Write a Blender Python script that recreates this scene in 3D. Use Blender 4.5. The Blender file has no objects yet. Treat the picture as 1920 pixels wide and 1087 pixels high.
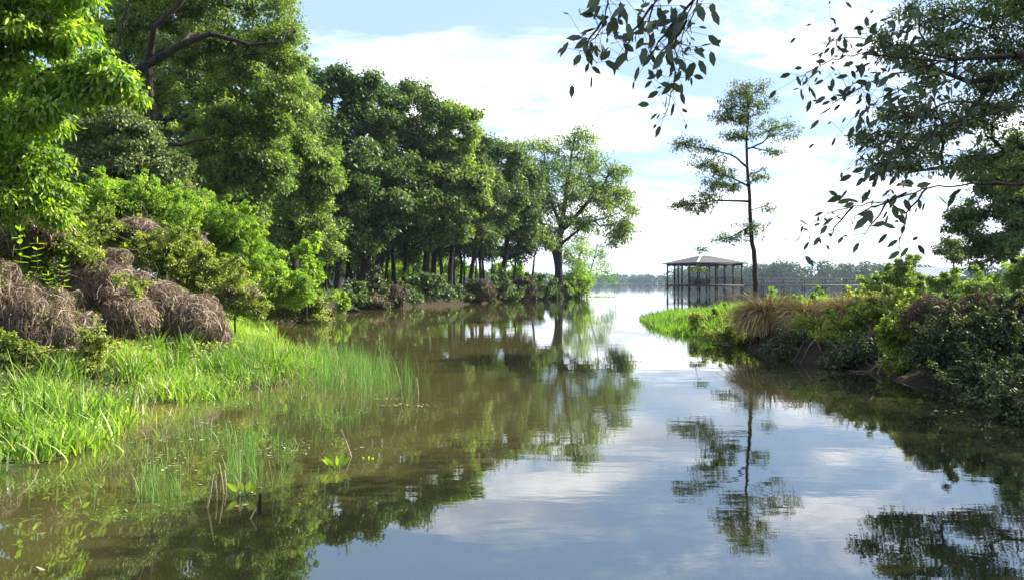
import bpy, math, numpy as np
from mathutils import Vector

sc = bpy.context.scene
R = math.radians
# ------------------------------------------------------------------ camera
F, CX, HY, CAMZ = 1450.0, 960.0, 530.0, 1.6
cam_d = bpy.data.cameras.new("camera")
cam = bpy.data.objects.new("camera", cam_d)
sc.collection.objects.link(cam)
cam.location = (0, 0, CAMZ)
cam.rotation_euler = (R(90), 0, 0)
cam_d.sensor_width = 36.0
cam_d.lens = F / 1920 * 36.0
cam_d.shift_y = -(543.5 - HY) / 1920
cam_d.clip_start = 0.1
cam_d.clip_end = 12000
sc.camera = cam
# ------------------------------------------------------------------ sun, sky
SUN_AZ, SUN_EL = R(70), R(37)          # azimuth clockwise from the view direction (+Y)
sun_dir = Vector((math.sin(SUN_AZ) * math.cos(SUN_EL), math.cos(SUN_AZ) * math.cos(SUN_EL), math.sin(SUN_EL)))
sd_ = bpy.data.lights.new("sun", 'SUN')
sd_.energy = 5.0
sd_.angle = R(0.5)
sd_.color = (1.0, 0.94, 0.82)
sun = bpy.data.objects.new("sun", sd_)
sc.collection.objects.link(sun)
sun.rotation_euler = sun_dir.to_track_quat('Z', 'Y').to_euler()
sd_.color = (1.0, 0.92, 0.76)
sun.location = (30, 10, 40)
sc.view_settings.view_transform = 'Standard'
sc.view_settings.look = 'None'
sc.view_settings.gamma = 1
sc.view_settings.exposure = 1.74
sc.cycles.max_bounces = 7
sc.cycles.transmission_bounces = 5
sc.cycles.volume_bounces = 0
sc.cycles.diffuse_bounces = 2
sc.cycles.caustics_reflective = False
sc.cycles.caustics_refractive = False

w = bpy.data.worlds.new("World")
sc.world = w
w.use_nodes = True
nt = w.node_tree
N, L = nt.nodes, nt.links
N.clear()
def wn(t, **k):
    n = N.new(t)
    for a, b in k.items(): setattr(n, a, b)
    return n
out = wn('ShaderNodeOutputWorld')
bg = wn('ShaderNodeBackground'); bg.inputs[1].default_value = 0.056
L.new(bg.outputs[0], out.inputs[0])
sky = wn('ShaderNodeTexSky', sky_type='NISHITA', sun_disc=False, sun_elevation=SUN_EL, sun_rotation=SUN_AZ)
sky.air_density = 1.0; sky.dust_density = 1.0; sky.ozone_density = 1.2
tc = wn('ShaderNodeTexCoord')
sep = wn('ShaderNodeSeparateXYZ'); L.new(tc.outputs['Generated'], sep.inputs[0])
def mth(op, a, b=None, c=None):
    n = wn('ShaderNodeMath', operation=op)
    for i, v in enumerate((a, b, c)):
        if v is None: continue
        if isinstance(v, (int, float)): n.inputs[i].default_value = v
        else: L.new(v, n.inputs[i])
    return n.outputs[0]
def mrange(v, a, b, c, d):
    n = wn('ShaderNodeMapRange', interpolation_type='SMOOTHSTEP')
    L.new(v, n.inputs[0])
    for i, x in enumerate((a, b, c, d)): n.inputs[i + 1].default_value = x
    return n.outputs[0]
zc = mth('MAXIMUM', sep.outputs[2], 0.0)
den = mth('ADD', zc, 0.10)
cxx = mth('DIVIDE', sep.outputs[0], den); cyy = mth('DIVIDE', sep.outputs[1], den)
comb = wn('ShaderNodeCombineXYZ'); L.new(cxx, comb.inputs[0]); L.new(cyy, comb.inputs[1])
def noise(scale, detail, rough, off, stretch=(1, 1, 1), dist=0.0):
    mp = wn('ShaderNodeMapping'); mp.inputs[1].default_value = off; mp.inputs[3].default_value = stretch
    mp.inputs[2].default_value = (0, 0, R(-18))
    L.new(comb.outputs[0], mp.inputs[0])
    n = wn('ShaderNodeTexNoise'); n.inputs['Scale'].default_value = scale
    n.inputs['Detail'].default_value = detail; n.inputs['Roughness'].default_value = rough
    n.inputs['Distortion'].default_value = dist
    L.new(mp.outputs[0], n.inputs['Vector'])
    return n.outputs[0]
n1 = noise(0.95, 9, 0.62, (3.3, 1.2, 0), (1, 0.9, 1), 0.4)
n2 = noise(2.6, 9, 0.62, (7.3, 4.2, 0), (0.8, 1.2, 1), 0.5)
dens = mth('ADD', mth('MULTIPLY', n1, 0.6), mth('MULTIPLY', n2, 0.4))
# broad cloud banks seen in the sky: (azimuth, elevation, width, height, gain) in degrees
def bank(az, el, wa, we, g):
    a, e = R(az), R(el)
    azn = mth('ARCTAN2', sep.outputs[0], sep.outputs[1])
    eln = mth('ARCSINE', sep.outputs[2])
    da = mth('DIVIDE', mth('SUBTRACT', azn, a), R(wa)); de = mth('DIVIDE', mth('SUBTRACT', eln, e), R(we))
    # the streaks slope down to the right
    r2 = mth('ADD', mth('MULTIPLY', da, da), mth('MULTIPLY', de, de))
    return mth('MULTIPLY', mth('EXPONENT', mth('MULTIPLY', r2, -1.0)), g)
tot = dens
for b in [(3, 13.5, 8, 3.0, 0.13), (-10, 16, 5, 1.4, 0.07), (14, 5, 12, 2.6, 0.08), (22, 8, 6, 3, 0.07), (13, 19, 5, 1.2, 0.05), (15, 14.5, 6, 2.8, -0.09), (-6, 19.5, 6, 1.8, -0.08), (11, 9.5, 3, 1.2, -0.07), (5, 8, 4, 1, -0.05), (-3, 22.5, 22, 4.0, -0.10)]:
    tot = mth('ADD', tot, bank(*b))
tot = mth('ADD', tot, mrange(sep.outputs[2], 0.0, 0.16, 0.10, 0.0))
cov = mrange(tot, 0.45, 0.60, 0.0, 1.0)
cmix = wn('ShaderNodeMix', data_type='RGBA')
L.new(cov, cmix.inputs['Factor'])
# thin high veil whitens the clear sky
hz = wn('ShaderNodeMix', data_type='RGBA')
hz.inputs['Factor'].default_value = 0.65
L.new(sky.outputs[0], hz.inputs['A']); hz.inputs['B'].default_value = (3.7, 5.3, 7.9, 1)
L.new(hz.outputs['Result'], cmix.inputs['A'])
cc = wn('ShaderNodeMix', data_type='RGBA')
L.new(mrange(noise(1.7, 6, .6, (11.3, 2.2, 0), (.8, 1.2, 1), .3), .35, .6, 0., 1.), cc.inputs['Factor'])
cc.inputs['A'].default_value = (5.0, 5.6, 6.8, 1); cc.inputs['B'].default_value = (11.5, 11.6, 11.8, 1)
L.new(cc.outputs['Result'], cmix.inputs['B'])
L.new(cmix.outputs['Result'], bg.inputs[0])

# ------------------------------------------------------------------ helpers
def P(px, py, D):
    """photo point at depth D metres -> world"""
    return np.array([(px - CX) / F * D, D, CAMZ - (py - HY) / F * D])

def props(o, label=None, cat=None, group=None, kind=None):
    if label: o['label'] = label
    if cat: o['category'] = cat
    if group: o['group'] = group
    if kind: o['kind'] = kind
    return o

def empty(name, loc, label, cat, group=None):
    o = bpy.data.objects.new(name, None)
    sc.collection.objects.link(o)
    o.location = tuple(float(v) for v in loc)
    o.empty_display_size = 0.3
    return props(o, label, cat, group)

def meshobj(name, V, Q, mat, parent=None, tint=None, smooth=False, origin=None):
    V = np.asarray(V, dtype=np.float64)
    Q = np.asarray(Q, dtype=np.int32)
    o0 = np.array(parent.location) if parent is not None and parent.type == 'EMPTY' else (origin if origin is not None else np.zeros(3))
    if parent is not None and parent.type != 'EMPTY':
        p = parent
        o0 = np.zeros(3)
        while p is not None:
            o0 = o0 + np.array(p.location); p = p.parent
    me = bpy.data.meshes.new(name)
    me.vertices.add(len(V))
    me.vertices.foreach_set('co', (V - o0).astype(np.float32).ravel())
    k = Q.shape[1]
    me.loops.add(Q.size)
    me.loops.foreach_set('vertex_index', Q.ravel())
    me.polygons.add(len(Q))
    me.polygons.foreach_set('loop_start', np.arange(0, Q.size, k, dtype=np.int32))
    me.polygons.foreach_set('loop_total', np.full(len(Q), k, dtype=np.int32))
    if smooth:
        me.polygons.foreach_set('use_smooth', np.ones(len(Q), dtype=bool))
    if tint is not None:
        a = me.attributes.new('tint', 'FLOAT', 'FACE')
        a.data.foreach_set('value', np.asarray(tint, dtype=np.float32))
    me.update(calc_edges=True)
    me.validate()
    me.materials.append(mat)
    o = bpy.data.objects.new(name, me)
    sc.collection.objects.link(o)
    if parent is not None:
        o.parent = parent
    elif origin is not None:
        o.location = tuple(origin)
    return o

def boxVQ(c, s, rz=0.0):
    c = np.array(c, float); s = np.array(s, float) / 2
    v = np.array([[x, y, z] for z in (-1, 1) for x, y in ((-1, -1), (1, -1), (1, 1), (-1, 1))]) * s
    ca, sa = math.cos(rz), math.sin(rz)
    v = np.stack([v[:, 0] * ca - v[:, 1] * sa, v[:, 0] * sa + v[:, 1] * ca, v[:, 2]], 1) + c
    q = [[3, 2, 1, 0], [4, 5, 6, 7], [0, 1, 5, 4], [1, 2, 6, 5], [2, 3, 7, 6], [3, 0, 4, 7]]
    return v, np.array(q)

def join(parts):
    V, Q, n = [], [], 0
    for v, q in parts:
        V.append(v); Q.append(np.asarray(q) + n); n += len(v)
    return np.concatenate(V), np.concatenate(Q)

def unit(a):
    return a / np.maximum(np.linalg.norm(a, axis=-1, keepdims=True), 1e-9)

def tubes(A, B, ra, rb, da=None, db=None, k=5):
    """frustums A->B"""
    A, B = np.asarray(A, float), np.asarray(B, float)
    d = unit(B - A)
    da = d if da is None else unit(da); db = d if db is None else unit(db)
    def ring(C, dd, r):
        ref = np.where(np.abs(dd[:, 2:3]) < 0.9, np.array([[0, 0, 1.0]]), np.array([[1.0, 0, 0]]))
        u = unit(np.cross(dd, ref)); v = np.cross(dd, u)
        t = np.arange(k) * 2 * math.pi / k
        return C[:, None] + r[:, None, None] * (np.cos(t)[None, :, None] * u[:, None] + np.sin(t)[None, :, None] * v[:, None])
    r0, r1 = ring(A, da, np.asarray(ra, float)), ring(B, db, np.asarray(rb, float))
    n = len(A)
    V = np.concatenate([r0, r1], 1).reshape(-1, 3)
    b = (np.arange(n) * 2 * k)[:, None]
    i = np.arange(k); j = (i + 1) % k
    Q = np.stack([b + i, b + j, b + j + k, b + i + k], -1).reshape(-1, 4)
    return V, Q

def polytube(pts, radii, k=6):
    pts = np.asarray(pts, float); radii = np.asarray(radii, float)
    t = np.gradient(pts, axis=0)
    return tubes(pts[:-1], pts[1:], radii[:-1], radii[1:], t[:-1], t[1:], k)

def leafmesh(C, D_, Nn, ln, wd, kind='q', droop=0.15):
    """C base points, D_ direction of the blade, Nn face normal, ln/wd arrays"""
    D_ = unit(D_)
    S = unit(np.cross(D_, Nn)); Nn = unit(np.cross(S, D_))
    ln = np.broadcast_to(ln, (len(C),))[:, None]; wd = np.broadcast_to(wd, (len(C),))[:, None]
    dz = np.array([[0, 0, -1.0]])
    if kind == 'q':
        a = C; b = C + D_ * ln * .45 + S * wd * .5; t = C + D_ * ln + dz * ln * droop; c = C + D_ * ln * .45 - S * wd * .5
        V = np.stack([a, b, t, c], 1).reshape(-1, 3)
        Q = np.arange(len(C) * 4).reshape(-1, 4)
        return V, Q, 1
    a = C; m = C + D_ * ln * .5 - Nn * wd * .12 + dz * ln * droop * .3
    t = C + D_ * ln + dz * ln * droop
    l1 = C + D_ * ln * .22 + S * wd * .38; l2 = C + D_ * ln * .6 + S * wd * .46 + dz * ln * droop * .4
    r1 = C + D_ * ln * .22 - S * wd * .38; r2 = C + D_ * ln * .6 - S * wd * .46 + dz * ln * droop * .4
    V = np.stack([a, l1, l2, t, r2, r1, m], 1).reshape(-1, 3)
    b = (np.arange(len(C)) * 7)[:, None]
    Q = np.concatenate([b + np.array([[0, 6, 2, 1]]), b + np.array([[6, 6, 6, 6]])], 1)
    quads = np.array([[0, 1, 2, 6], [6, 2, 3, 6], [0, 6, 4, 5], [6, 3, 4, 6]])
    # use only true quads: left half 0,1,2,6 + tip piece folded in as (6,2,3,4) ; right half 0,6,4,5
    quads = np.array([[0, 6, 2, 1], [6, 4, 3, 2], [0, 5, 4, 6]])
    Q = (b[:, None] + quads[None]).reshape(-1, 4)
    return V, Q, 3

# ------------------------------------------------------------------ materials
def newmat(name):
    m = bpy.data.materials.new(name); m.use_nodes = True
    m.node_tree.nodes.clear()
    return m, m.node_tree.nodes, m.node_tree.links

def leafmat(name, c0, c1, c2, trans=0.45, tcol=None, gloss=0.04, rough=0.55):
    """c0..c2 leaf colours picked leaf by leaf; light passes through the blade"""
    m, n, l = newmat(name)
    o = n.new('ShaderNodeOutputMaterial')
    at = n.new('ShaderNodeAttribute'); at.attribute_name = 'tint'
    cr = n.new('ShaderNodeValToRGB')
    cr.color_ramp.elements[0].color = (*c0, 1); cr.color_ramp.elements[0].position = 0.05
    cr.color_ramp.elements[1].color = (*c2, 1); cr.color_ramp.elements[1].position = 0.95
    e = cr.color_ramp.elements.new(0.5); e.color = (*c1, 1)
    l.new(at.outputs['Fac'], cr.inputs[0])
    df = n.new('ShaderNodeBsdfDiffuse'); l.new(cr.outputs[0], df.inputs[0])
    tr = n.new('ShaderNodeBsdfTranslucent')
    mu = n.new('ShaderNodeMix'); mu.data_type = 'RGBA'; mu.blend_type = 'MULTIPLY'; mu.inputs['Factor'].default_value = 1
    l.new(cr.outputs[0], mu.inputs['A']); mu.inputs['B'].default_value = (*(tcol or (1.45, 1.8, 0.7)), 1)
    l.new(mu.outputs['Result'], tr.inputs[0])
    mx = n.new('ShaderNodeMixShader'); mx.inputs[0].default_value = trans
    l.new(df.outputs[0], mx.inputs[1]); l.new(tr.outputs[0], mx.inputs[2])
    gl = n.new('ShaderNodeBsdfGlossy'); gl.inputs['Roughness'].default_value = rough
    gl.inputs[0].default_value = (1, 1, 1, 1)
    m2 = n.new('ShaderNodeMixShader'); m2.inputs[0].default_value = gloss
    l.new(mx.outputs[0], m2.inputs[1]); l.new(gl.outputs[0], m2.inputs[2])
    l.new(m2.outputs[0], o.inputs[0])
    return m

def noisemat(name, cols, scale=4.0, detail=6, rough=0.9, bump=0.3, stretch=(1, 1, 1), spec=0.2, metallic=0.0, bscale=None):
    m, n, l = newmat(name)
    o = n.new('ShaderNodeOutputMaterial')
    p = n.new('ShaderNodeBsdfPrincipled')
    p.inputs['Roughness'].default_value = rough
    p.inputs['Specular IOR Level'].default_value = spec
    p.inputs['Metallic'].default_value = metallic
    t = n.new('ShaderNodeTexCoord'); mp = n.new('ShaderNodeMapping'); mp.inputs[3].default_value = stretch
    l.new(t.outputs['Object'], mp.inputs[0])
    nz = n.new('ShaderNodeTexNoise'); nz.inputs['Scale'].default_value = scale; nz.inputs['Detail'].default_value = detail
    nz.inputs['Roughness'].default_value = 0.65
    l.new(mp.outputs[0], nz.inputs['Vector'])
    cr = n.new('ShaderNodeValToRGB')
    cr.color_ramp.elements[0].position = 0.3; cr.color_ramp.elements[1].position = 0.7
    cr.color_ramp.elements[0].color = (*cols[0], 1); cr.color_ramp.elements[1].color = (*cols[-1], 1)
    if len(cols) == 3:
        e = cr.color_ramp.elements.new(0.5); e.color = (*cols[1], 1)
    l.new(nz.outputs[0], cr.inputs[0]); l.new(cr.outputs[0], p.inputs['Base Color'])
    if bump:
        nb = n.new('ShaderNodeTexNoise'); nb.inputs['Scale'].default_value = bscale or scale * 3; nb.inputs['Detail'].default_value = 6
        l.new(mp.outputs[0], nb.inputs['Vector'])
        b = n.new('ShaderNodeBump'); b.inputs['Strength'].default_value = bump; b.inputs['Distance'].default_value = 0.05
        l.new(nb.outputs[0], b.inputs['Height']); l.new(b.outputs[0], p.inputs['Normal'])
    l.new(p.outputs[0], o.inputs[0])
    return m

M = {}
M['oak'] = leafmat('oak_leaves', (0.024, 0.052, 0.014), (0.068, 0.118, 0.030), (0.20, 0.25, 0.07), 0.28, gloss=.03)
M['oakdull'] = leafmat('dull_leaves', (0.028, 0.048, 0.014), (0.09, 0.125, 0.038), (0.25, 0.28, 0.10), 0.28, gloss=.03)
M['elm'] = leafmat('elm_leaves', (0.042, 0.078, 0.015), (0.14, 0.195, 0.040), (0.33, 0.38, 0.11), 0.45, gloss=.03)
M['lime'] = leafmat('lime_leaves', (0.05, 0.105, 0.010), (0.17, 0.27, 0.018), (0.40, 0.46, 0.05), 0.52, gloss=.03)
M['ivy'] = leafmat('ivy_leaves', (0.035, 0.06, 0.010), (0.16, 0.20, 0.026), (0.42, 0.42, 0.10), 0.46, gloss=0.03)
M['willow'] = leafmat('willow_leaves', (0.06, 0.12, 0.02), (0.11, 0.20, 0.03), (0.2, 0.30, 0.05), 0.5)
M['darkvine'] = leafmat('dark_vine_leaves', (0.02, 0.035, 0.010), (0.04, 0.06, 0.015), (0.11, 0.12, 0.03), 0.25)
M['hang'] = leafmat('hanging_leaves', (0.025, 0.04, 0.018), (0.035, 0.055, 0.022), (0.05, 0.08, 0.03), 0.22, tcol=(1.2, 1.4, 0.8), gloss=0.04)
M['grass'] = leafmat('marsh_grass', (0.045, 0.10, 0.010), (0.15, 0.26, 0.018), (0.38, 0.45, 0.06), 0.42)
M['rush'] = leafmat('rush_stems', (0.05, 0.12, 0.02), (0.08, 0.19, 0.025), (0.17, 0.25, 0.06), 0.3)
M['forestgrass'] = leafmat('wood_floor_grass', (0.04, 0.08, 0.015), (0.07, 0.14, 0.02), (0.13, 0.21, 0.03), 0.4)
M['drygrass'] = leafmat('dry_grass', (0.13, 0.065, 0.03), (0.38, 0.25, 0.12), (0.52, 0.46, 0.18), 0.3, tcol=(1.4, 1.2, 0.8))
M['deadvine'] = leafmat('dead_vine_stems', (0.06, 0.042, 0.030), (0.18, 0.13, 0.095), (0.40, 0.31, 0.24), 0.12, tcol=(1.2, 1.1, 1.0), gloss=0.03)
M['brownvine'] = leafmat('brown_vine_stems', (0.04, 0.025, 0.018), (0.075, 0.05, 0.035), (0.13, 0.09, 0.06), 0.12, tcol=(1.2, 1.1, 1.0), gloss=0.02)
M['farleaf'] = leafmat('far_wood_leaves', (0.018, 0.042, 0.014), (0.032, 0.065, 0.02), (0.06, 0.10, 0.03), 0.2)
M['bark'] = noisemat('dark_bark', [(0.014, 0.012, 0.010), (0.030, 0.025, 0.020), (0.052, 0.043, 0.035)], 6, 8, 0.95, 0.8, (1, 1, 0.25))
M['greybark'] = noisemat('grey_bark', [(0.07, 0.06, 0.05), (0.14, 0.12, 0.10), (0.22, 0.19, 0.16)], 6, 8, 0.95, 0.8, (1, 1, 0.3))
M['twig'] = noisemat('twig_bark', [(0.03, 0.022, 0.016), (0.07, 0.055, 0.04)], 20, 4, 0.9, 0.2)
M['deadreed'] = noisemat('dead_reed', [(0.22, 0.18, 0.12), (0.42, 0.37, 0.26)], 14, 4, 0.8, 0.2)
M['wood'] = noisemat('weathered_dark_wood', [(0.03, 0.028, 0.028), (0.06, 0.052, 0.05), (0.10, 0.085, 0.08)], 5, 6, 0.85, 0.3, (1, 1, 0.3))
M['deckwood'] = noisemat('deck_wood', [(0.16, 0.145, 0.13), (0.26, 0.235, 0.21)], 5, 6, 0.85, 0.3)
M['roof'] = noisemat('grey_roof_shingle', [(0.055, 0.053, 0.058), (0.085, 0.082, 0.09)], 3, 8, 0.75, 0.4, (1, 1, 4), bscale=14)
M['hipstrip'] = noisemat('pale_hip_strip', [(0.6, 0.6, 0.62), (0.75, 0.75, 0.77)], 2, 3, 0.5, 0.0, spec=0.5)
M['metalroof'] = noisemat('blue_grey_metal_roof', [(0.17, 0.21, 0.28), (0.24, 0.28, 0.35)], 2, 3, 0.45, 0.0, spec=0.5)
M['shedwall'] = noisemat('grey_shed_wall', [(0.20, 0.21, 0.24), (0.27, 0.28, 0.31)], 2, 3, 0.8, 0.1)
M['white'] = noisemat('white_paint', [(0.7, 0.7, 0.7), (0.8, 0.8, 0.8)], 3, 2, 0.5, 0.0)
M['soil'] = None

def groundmat():
    m, n, l = newmat('bank_soil')
    o = n.new('ShaderNodeOutputMaterial'); p = n.new('ShaderNodeBsdfPrincipled')
    p.inputs['Roughness'].default_value = 0.95; p.inputs['Specular IOR Level'].default_value = 0.15
    t = n.new('ShaderNodeTexCoord')
    a = n.new('ShaderNodeTexNoise'); a.inputs['Scale'].default_value = 0.35; a.inputs['Detail'].default_value = 8
    b = n.new('ShaderNodeTexNoise'); b.inputs['Scale'].default_value = 6; b.inputs['Detail'].default_value = 8
    l.new(t.outputs['Object'], a.inputs['Vector']); l.new(t.outputs['Object'], b.inputs['Vector'])
    r1 = n.new('ShaderNodeValToRGB')
    r1.color_ramp.elements[0].position = .3; r1.color_ramp.elements[1].position = .7
    r1.color_ramp.elements[0].color = (0.014, 0.010, 0.007, 1); r1.color_ramp.elements[1].color = (0.045, 0.033, 0.022, 1)
    l.new(b.outputs[0], r1.inputs[0])
    r2 = n.new('ShaderNodeValToRGB')
    r2.color_ramp.elements[0].position = .45; r2.color_ramp.elements[1].position = .6
    r2.color_ramp.elements[0].color = (0, 0, 0, 1); r2.color_ramp.elements[1].color = (1, 1, 1, 1)
    l.new(a.outputs[0], r2.inputs[0])
    mx = n.new('ShaderNodeMix'); mx.data_type = 'RGBA'
    ge = n.new('ShaderNodeNewGeometry'); sx_ = n.new('ShaderNodeSeparateXYZ'); l.new(ge.outputs['Normal'], sx_.inputs[0])
    mr = n.new('ShaderNodeMapRange'); l.new(sx_.outputs[2], mr.inputs[0]); mr.inputs[1].default_value = .9; mr.inputs[2].default_value = .99
    mm = n.new('ShaderNodeMath'); mm.operation = 'MULTIPLY'; l.new(r2.outputs[0], mm.inputs[0]); l.new(mr.outputs[0], mm.inputs[1])
    l.new(mm.outputs[0], mx.inputs['Factor']); l.new(r1.outputs[0], mx.inputs['A']); mx.inputs['B'].default_value = (0.05, 0.08, 0.018, 1)
    l.new(mx.outputs['Result'], p.inputs['Base Color'])
    bp = n.new('ShaderNodeBump'); bp.inputs['Strength'].default_value = .8; bp.inputs['Distance'].default_value = .1
    l.new(b.outputs[0], bp.inputs['Height']); l.new(bp.outputs[0], p.inputs['Normal'])
    l.new(p.outputs[0], o.inputs[0])
    return m
M['soil'] = groundmat()

def watermat():
    m, n, l = newmat('muddy_lake_water')
    o = n.new('ShaderNodeOutputMaterial'); p = n.new('ShaderNodeBsdfPrincipled')
    p.inputs['Roughness'].default_value = 0.015
    p.inputs['IOR'].default_value = 3.1
    p.inputs['Specular IOR Level'].default_value = 0.5
    t = n.new('ShaderNodeTexCoord')
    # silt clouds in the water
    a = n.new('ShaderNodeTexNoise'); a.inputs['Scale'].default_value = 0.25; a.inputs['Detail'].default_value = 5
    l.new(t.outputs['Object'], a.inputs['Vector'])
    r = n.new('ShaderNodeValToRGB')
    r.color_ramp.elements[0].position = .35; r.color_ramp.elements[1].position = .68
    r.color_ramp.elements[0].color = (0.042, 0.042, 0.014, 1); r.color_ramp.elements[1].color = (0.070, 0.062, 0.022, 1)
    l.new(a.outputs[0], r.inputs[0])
    # stirred silt in the left shallows, shade painted into the darker base colour rightwards
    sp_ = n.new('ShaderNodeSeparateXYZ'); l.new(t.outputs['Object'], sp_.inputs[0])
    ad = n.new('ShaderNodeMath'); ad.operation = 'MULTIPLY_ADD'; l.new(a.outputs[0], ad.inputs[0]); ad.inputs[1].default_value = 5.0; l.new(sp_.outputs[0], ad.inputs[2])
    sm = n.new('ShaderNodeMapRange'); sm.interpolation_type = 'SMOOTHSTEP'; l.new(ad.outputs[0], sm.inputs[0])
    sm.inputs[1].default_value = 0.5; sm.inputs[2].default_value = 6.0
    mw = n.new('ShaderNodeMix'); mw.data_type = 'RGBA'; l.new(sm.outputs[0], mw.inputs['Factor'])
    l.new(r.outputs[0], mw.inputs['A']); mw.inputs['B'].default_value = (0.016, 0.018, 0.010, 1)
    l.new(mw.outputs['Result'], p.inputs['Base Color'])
    # ripples: broad slow swell, wind ripples in patches
    def wav(scale, detail, st):
        mp = n.new('ShaderNodeMapping'); mp.inputs[3].default_value = st
        l.new(t.outputs['Object'], mp.inputs[0])
        w_ = n.new('ShaderNodeTexNoise'); w_.inputs['Scale'].default_value = scale; w_.inputs['Detail'].default_value = detail
        l.new(mp.outputs[0], w_.inputs['Vector']); return w_.outputs[0]
    w1 = wav(1.1, 2, (0.7, 1.5, 1)); w2 = wav(6, 3, (0.6, 1.4, 1)); pa = wav(0.09, 3, (1, 1.6, 1))
    pr = n.new('ShaderNodeMapRange'); l.new(pa, pr.inputs[0]); pr.inputs[1].default_value = .45; pr.inputs[2].default_value = .62
    pr.inputs[3].default_value = .04; pr.inputs[4].default_value = 1.0
    m1 = n.new('ShaderNodeMath'); m1.operation = 'MULTIPLY'; l.new(w2, m1.inputs[0]); l.new(pr.outputs[0], m1.inputs[1])
    m2 = n.new('ShaderNodeMath'); m2.operation = 'MULTIPLY_ADD'; l.new(m1.outputs[0], m2.inputs[0]); m2.inputs[1].default_value = 0.65; 
    m3 = n.new('ShaderNodeMath'); m3.operation = 'MULTIPLY'; l.new(w1, m3.inputs[0]); m3.inputs[1].default_value = 1.0
    l.new(m3.outputs[0], m2.inputs[2])
    bp = n.new('ShaderNodeBump'); bp.inputs['Strength'].default_value = 1.0; bp.inputs['Distance'].default_value = 0.0017
    l.new(m2.outputs[0], bp.inputs['Height']); l.new(bp.outputs[0], p.inputs['Normal'])
    l.new(p.outputs[0], o.inputs[0])
    return m
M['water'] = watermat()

# ------------------------------------------------------------------ ground and water
LEFT = np.array([(-4.3, 4.5), (-4.15, 6.27), (-4, 7), (-4.4, 8.6), (-4.5, 10.1), (-3.9, 11), (-3.6, 12.2), (-3.9, 14), (-5.2, 17), (-7, 21), (-9.3, 27), (-9.8, 31), (-8.7, 36), (-8.5, 38.7), (-9.6, 44), (-7.1, 51.5), (-2.5, 61), (2.1, 77), (6.7, 86), (8.4, 89), (6, 96), (-5, 100), (-20, 108), (-60, 130), (-250, 190), (-400, 200), (-400, -50), (-6, -50), (-5, 2)], float)
RIGHT = np.array([(6.2, 32), (5.4, 24), (6.1, 21), (5.6, 16.6), (6.2, 15), (6.6, 13.6), (6.0, 11), (5.9, 8.9), (5.2, 5), (5, -60), (400, -60), (400, 170), (150, 150), (60, 118), (44, 100), (36, 80), (25, 60), (14, 50), (9, 41)], float)
def sdist(x, y, poly):
    """signed distance, positive inside"""
    x, y = np.asarray(x, float), np.asarray(y, float)
    d = np.full(x.shape, 1e9); ins = np.zeros(x.shape, bool)
    for (ax, ay), (bx, by) in zip(poly, np.roll(poly, -1, 0)):
        ex, ey = bx - ax, by - ay
        t = np.clip(((x - ax) * ex + (y - ay) * ey) / (ex * ex + ey * ey), 0, 1)
        d = np.minimum(d, np.hypot(x - ax - t * ex, y - ay - t * ey))
        if ay != by:
            c = ((ay > y) != (by > y)) & (x < (bx - ax) * (y - ay) / (by - ay) + ax)
            ins ^= c
    return np.where(ins, d, -d)
def wob(x, y):
    return 0.5 * np.sin(x * 1.7 + 1.3 * np.sin(y * .9)) * np.sin(y * 1.3 + .7 * np.sin(x * 1.1)) + 0.3 * np.sin(x * 3.9 + y * 2.3) * np.sin(y * 4.1 - x)
def ground_h(x, y):
    x, y = np.asarray(x, float), np.asarray(y, float)
    sl, sr = sdist(x, y, LEFT), sdist(x, y, RIGHT)
    wl = np.clip((y - 20) / 20, 0, 1)
    sl2 = sl + 0.25 * wob(x, y); sr2 = sr + 0.25 * wob(x + 5, y)
    tipL = np.clip((88 - y) / 14, 0.25, 1)
    pl = np.maximum(sl2, 0)
    hl = ((1 - wl) * 1.1 * (1 - np.exp(-(pl / 6) ** 1.5)) + wl * tipL * (0.75 * (1 - np.exp(-pl / 0.5)) + 0.45 * (1 - np.exp(-pl / 9))))
    tipR = np.clip((36 - y) / 16, 0.12, 1) * (y < 45) + (y >= 45) * np.clip((y - 75) / 30, .12, .8)
    pr = np.maximum(sr2, 0)
    hr = tipR * (.55 + .4 * np.clip((y - 11) / 5, 0, 1)) * (1 - np.exp(-pr / (.9 + .9 * np.clip((14 - y) / 4, 0, 1)))) + 0.1 * (1 - np.exp(-pr / 6))
    h = np.where(sl2 > 0, hl, 0) + np.where(sr2 > 0, hr, 0)
    out_ = np.maximum(sl2, sr2)
    h = np.where(out_ > 0, h + 0.02 + 0.06 * wob(x * 1.3, y * 1.1) * np.clip(out_, 0, 1), np.maximum(-0.4 + 0 * x, out_ * 0.6) - 0.03)
    return h
def axis(lo, hi, n, c, s):
    a, b = math.asinh((lo - c) / s), math.asinh((hi - c) / s)
    return c + s * np.sinh(np.linspace(a, b, n))
gx = axis(-3200, 3200, 420, 0, 10); gy = axis(-800, 5200, 420, 14, 10)
GX, GY = np.meshgrid(gx, gy)
GZ = ground_h(GX.ravel(), GY.ravel())
V = np.stack([GX.ravel(), GY.ravel(), GZ], 1)
n_ = len(gx)
ii, jj = np.meshgrid(np.arange(n_ - 1), np.arange(len(gy) - 1))
b0 = (jj * n_ + ii).ravel()
g = meshobj('ground', V, np.stack([b0, b0 + 1, b0 + n_ + 1, b0 + n_], 1), M['soil'], smooth=True)
props(g, kind='structure')
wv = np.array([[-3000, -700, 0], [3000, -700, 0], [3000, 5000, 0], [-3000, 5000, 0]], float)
props(meshobj('lake_water', wv, [[0, 1, 2, 3]], M['water']), kind='structure')

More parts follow.
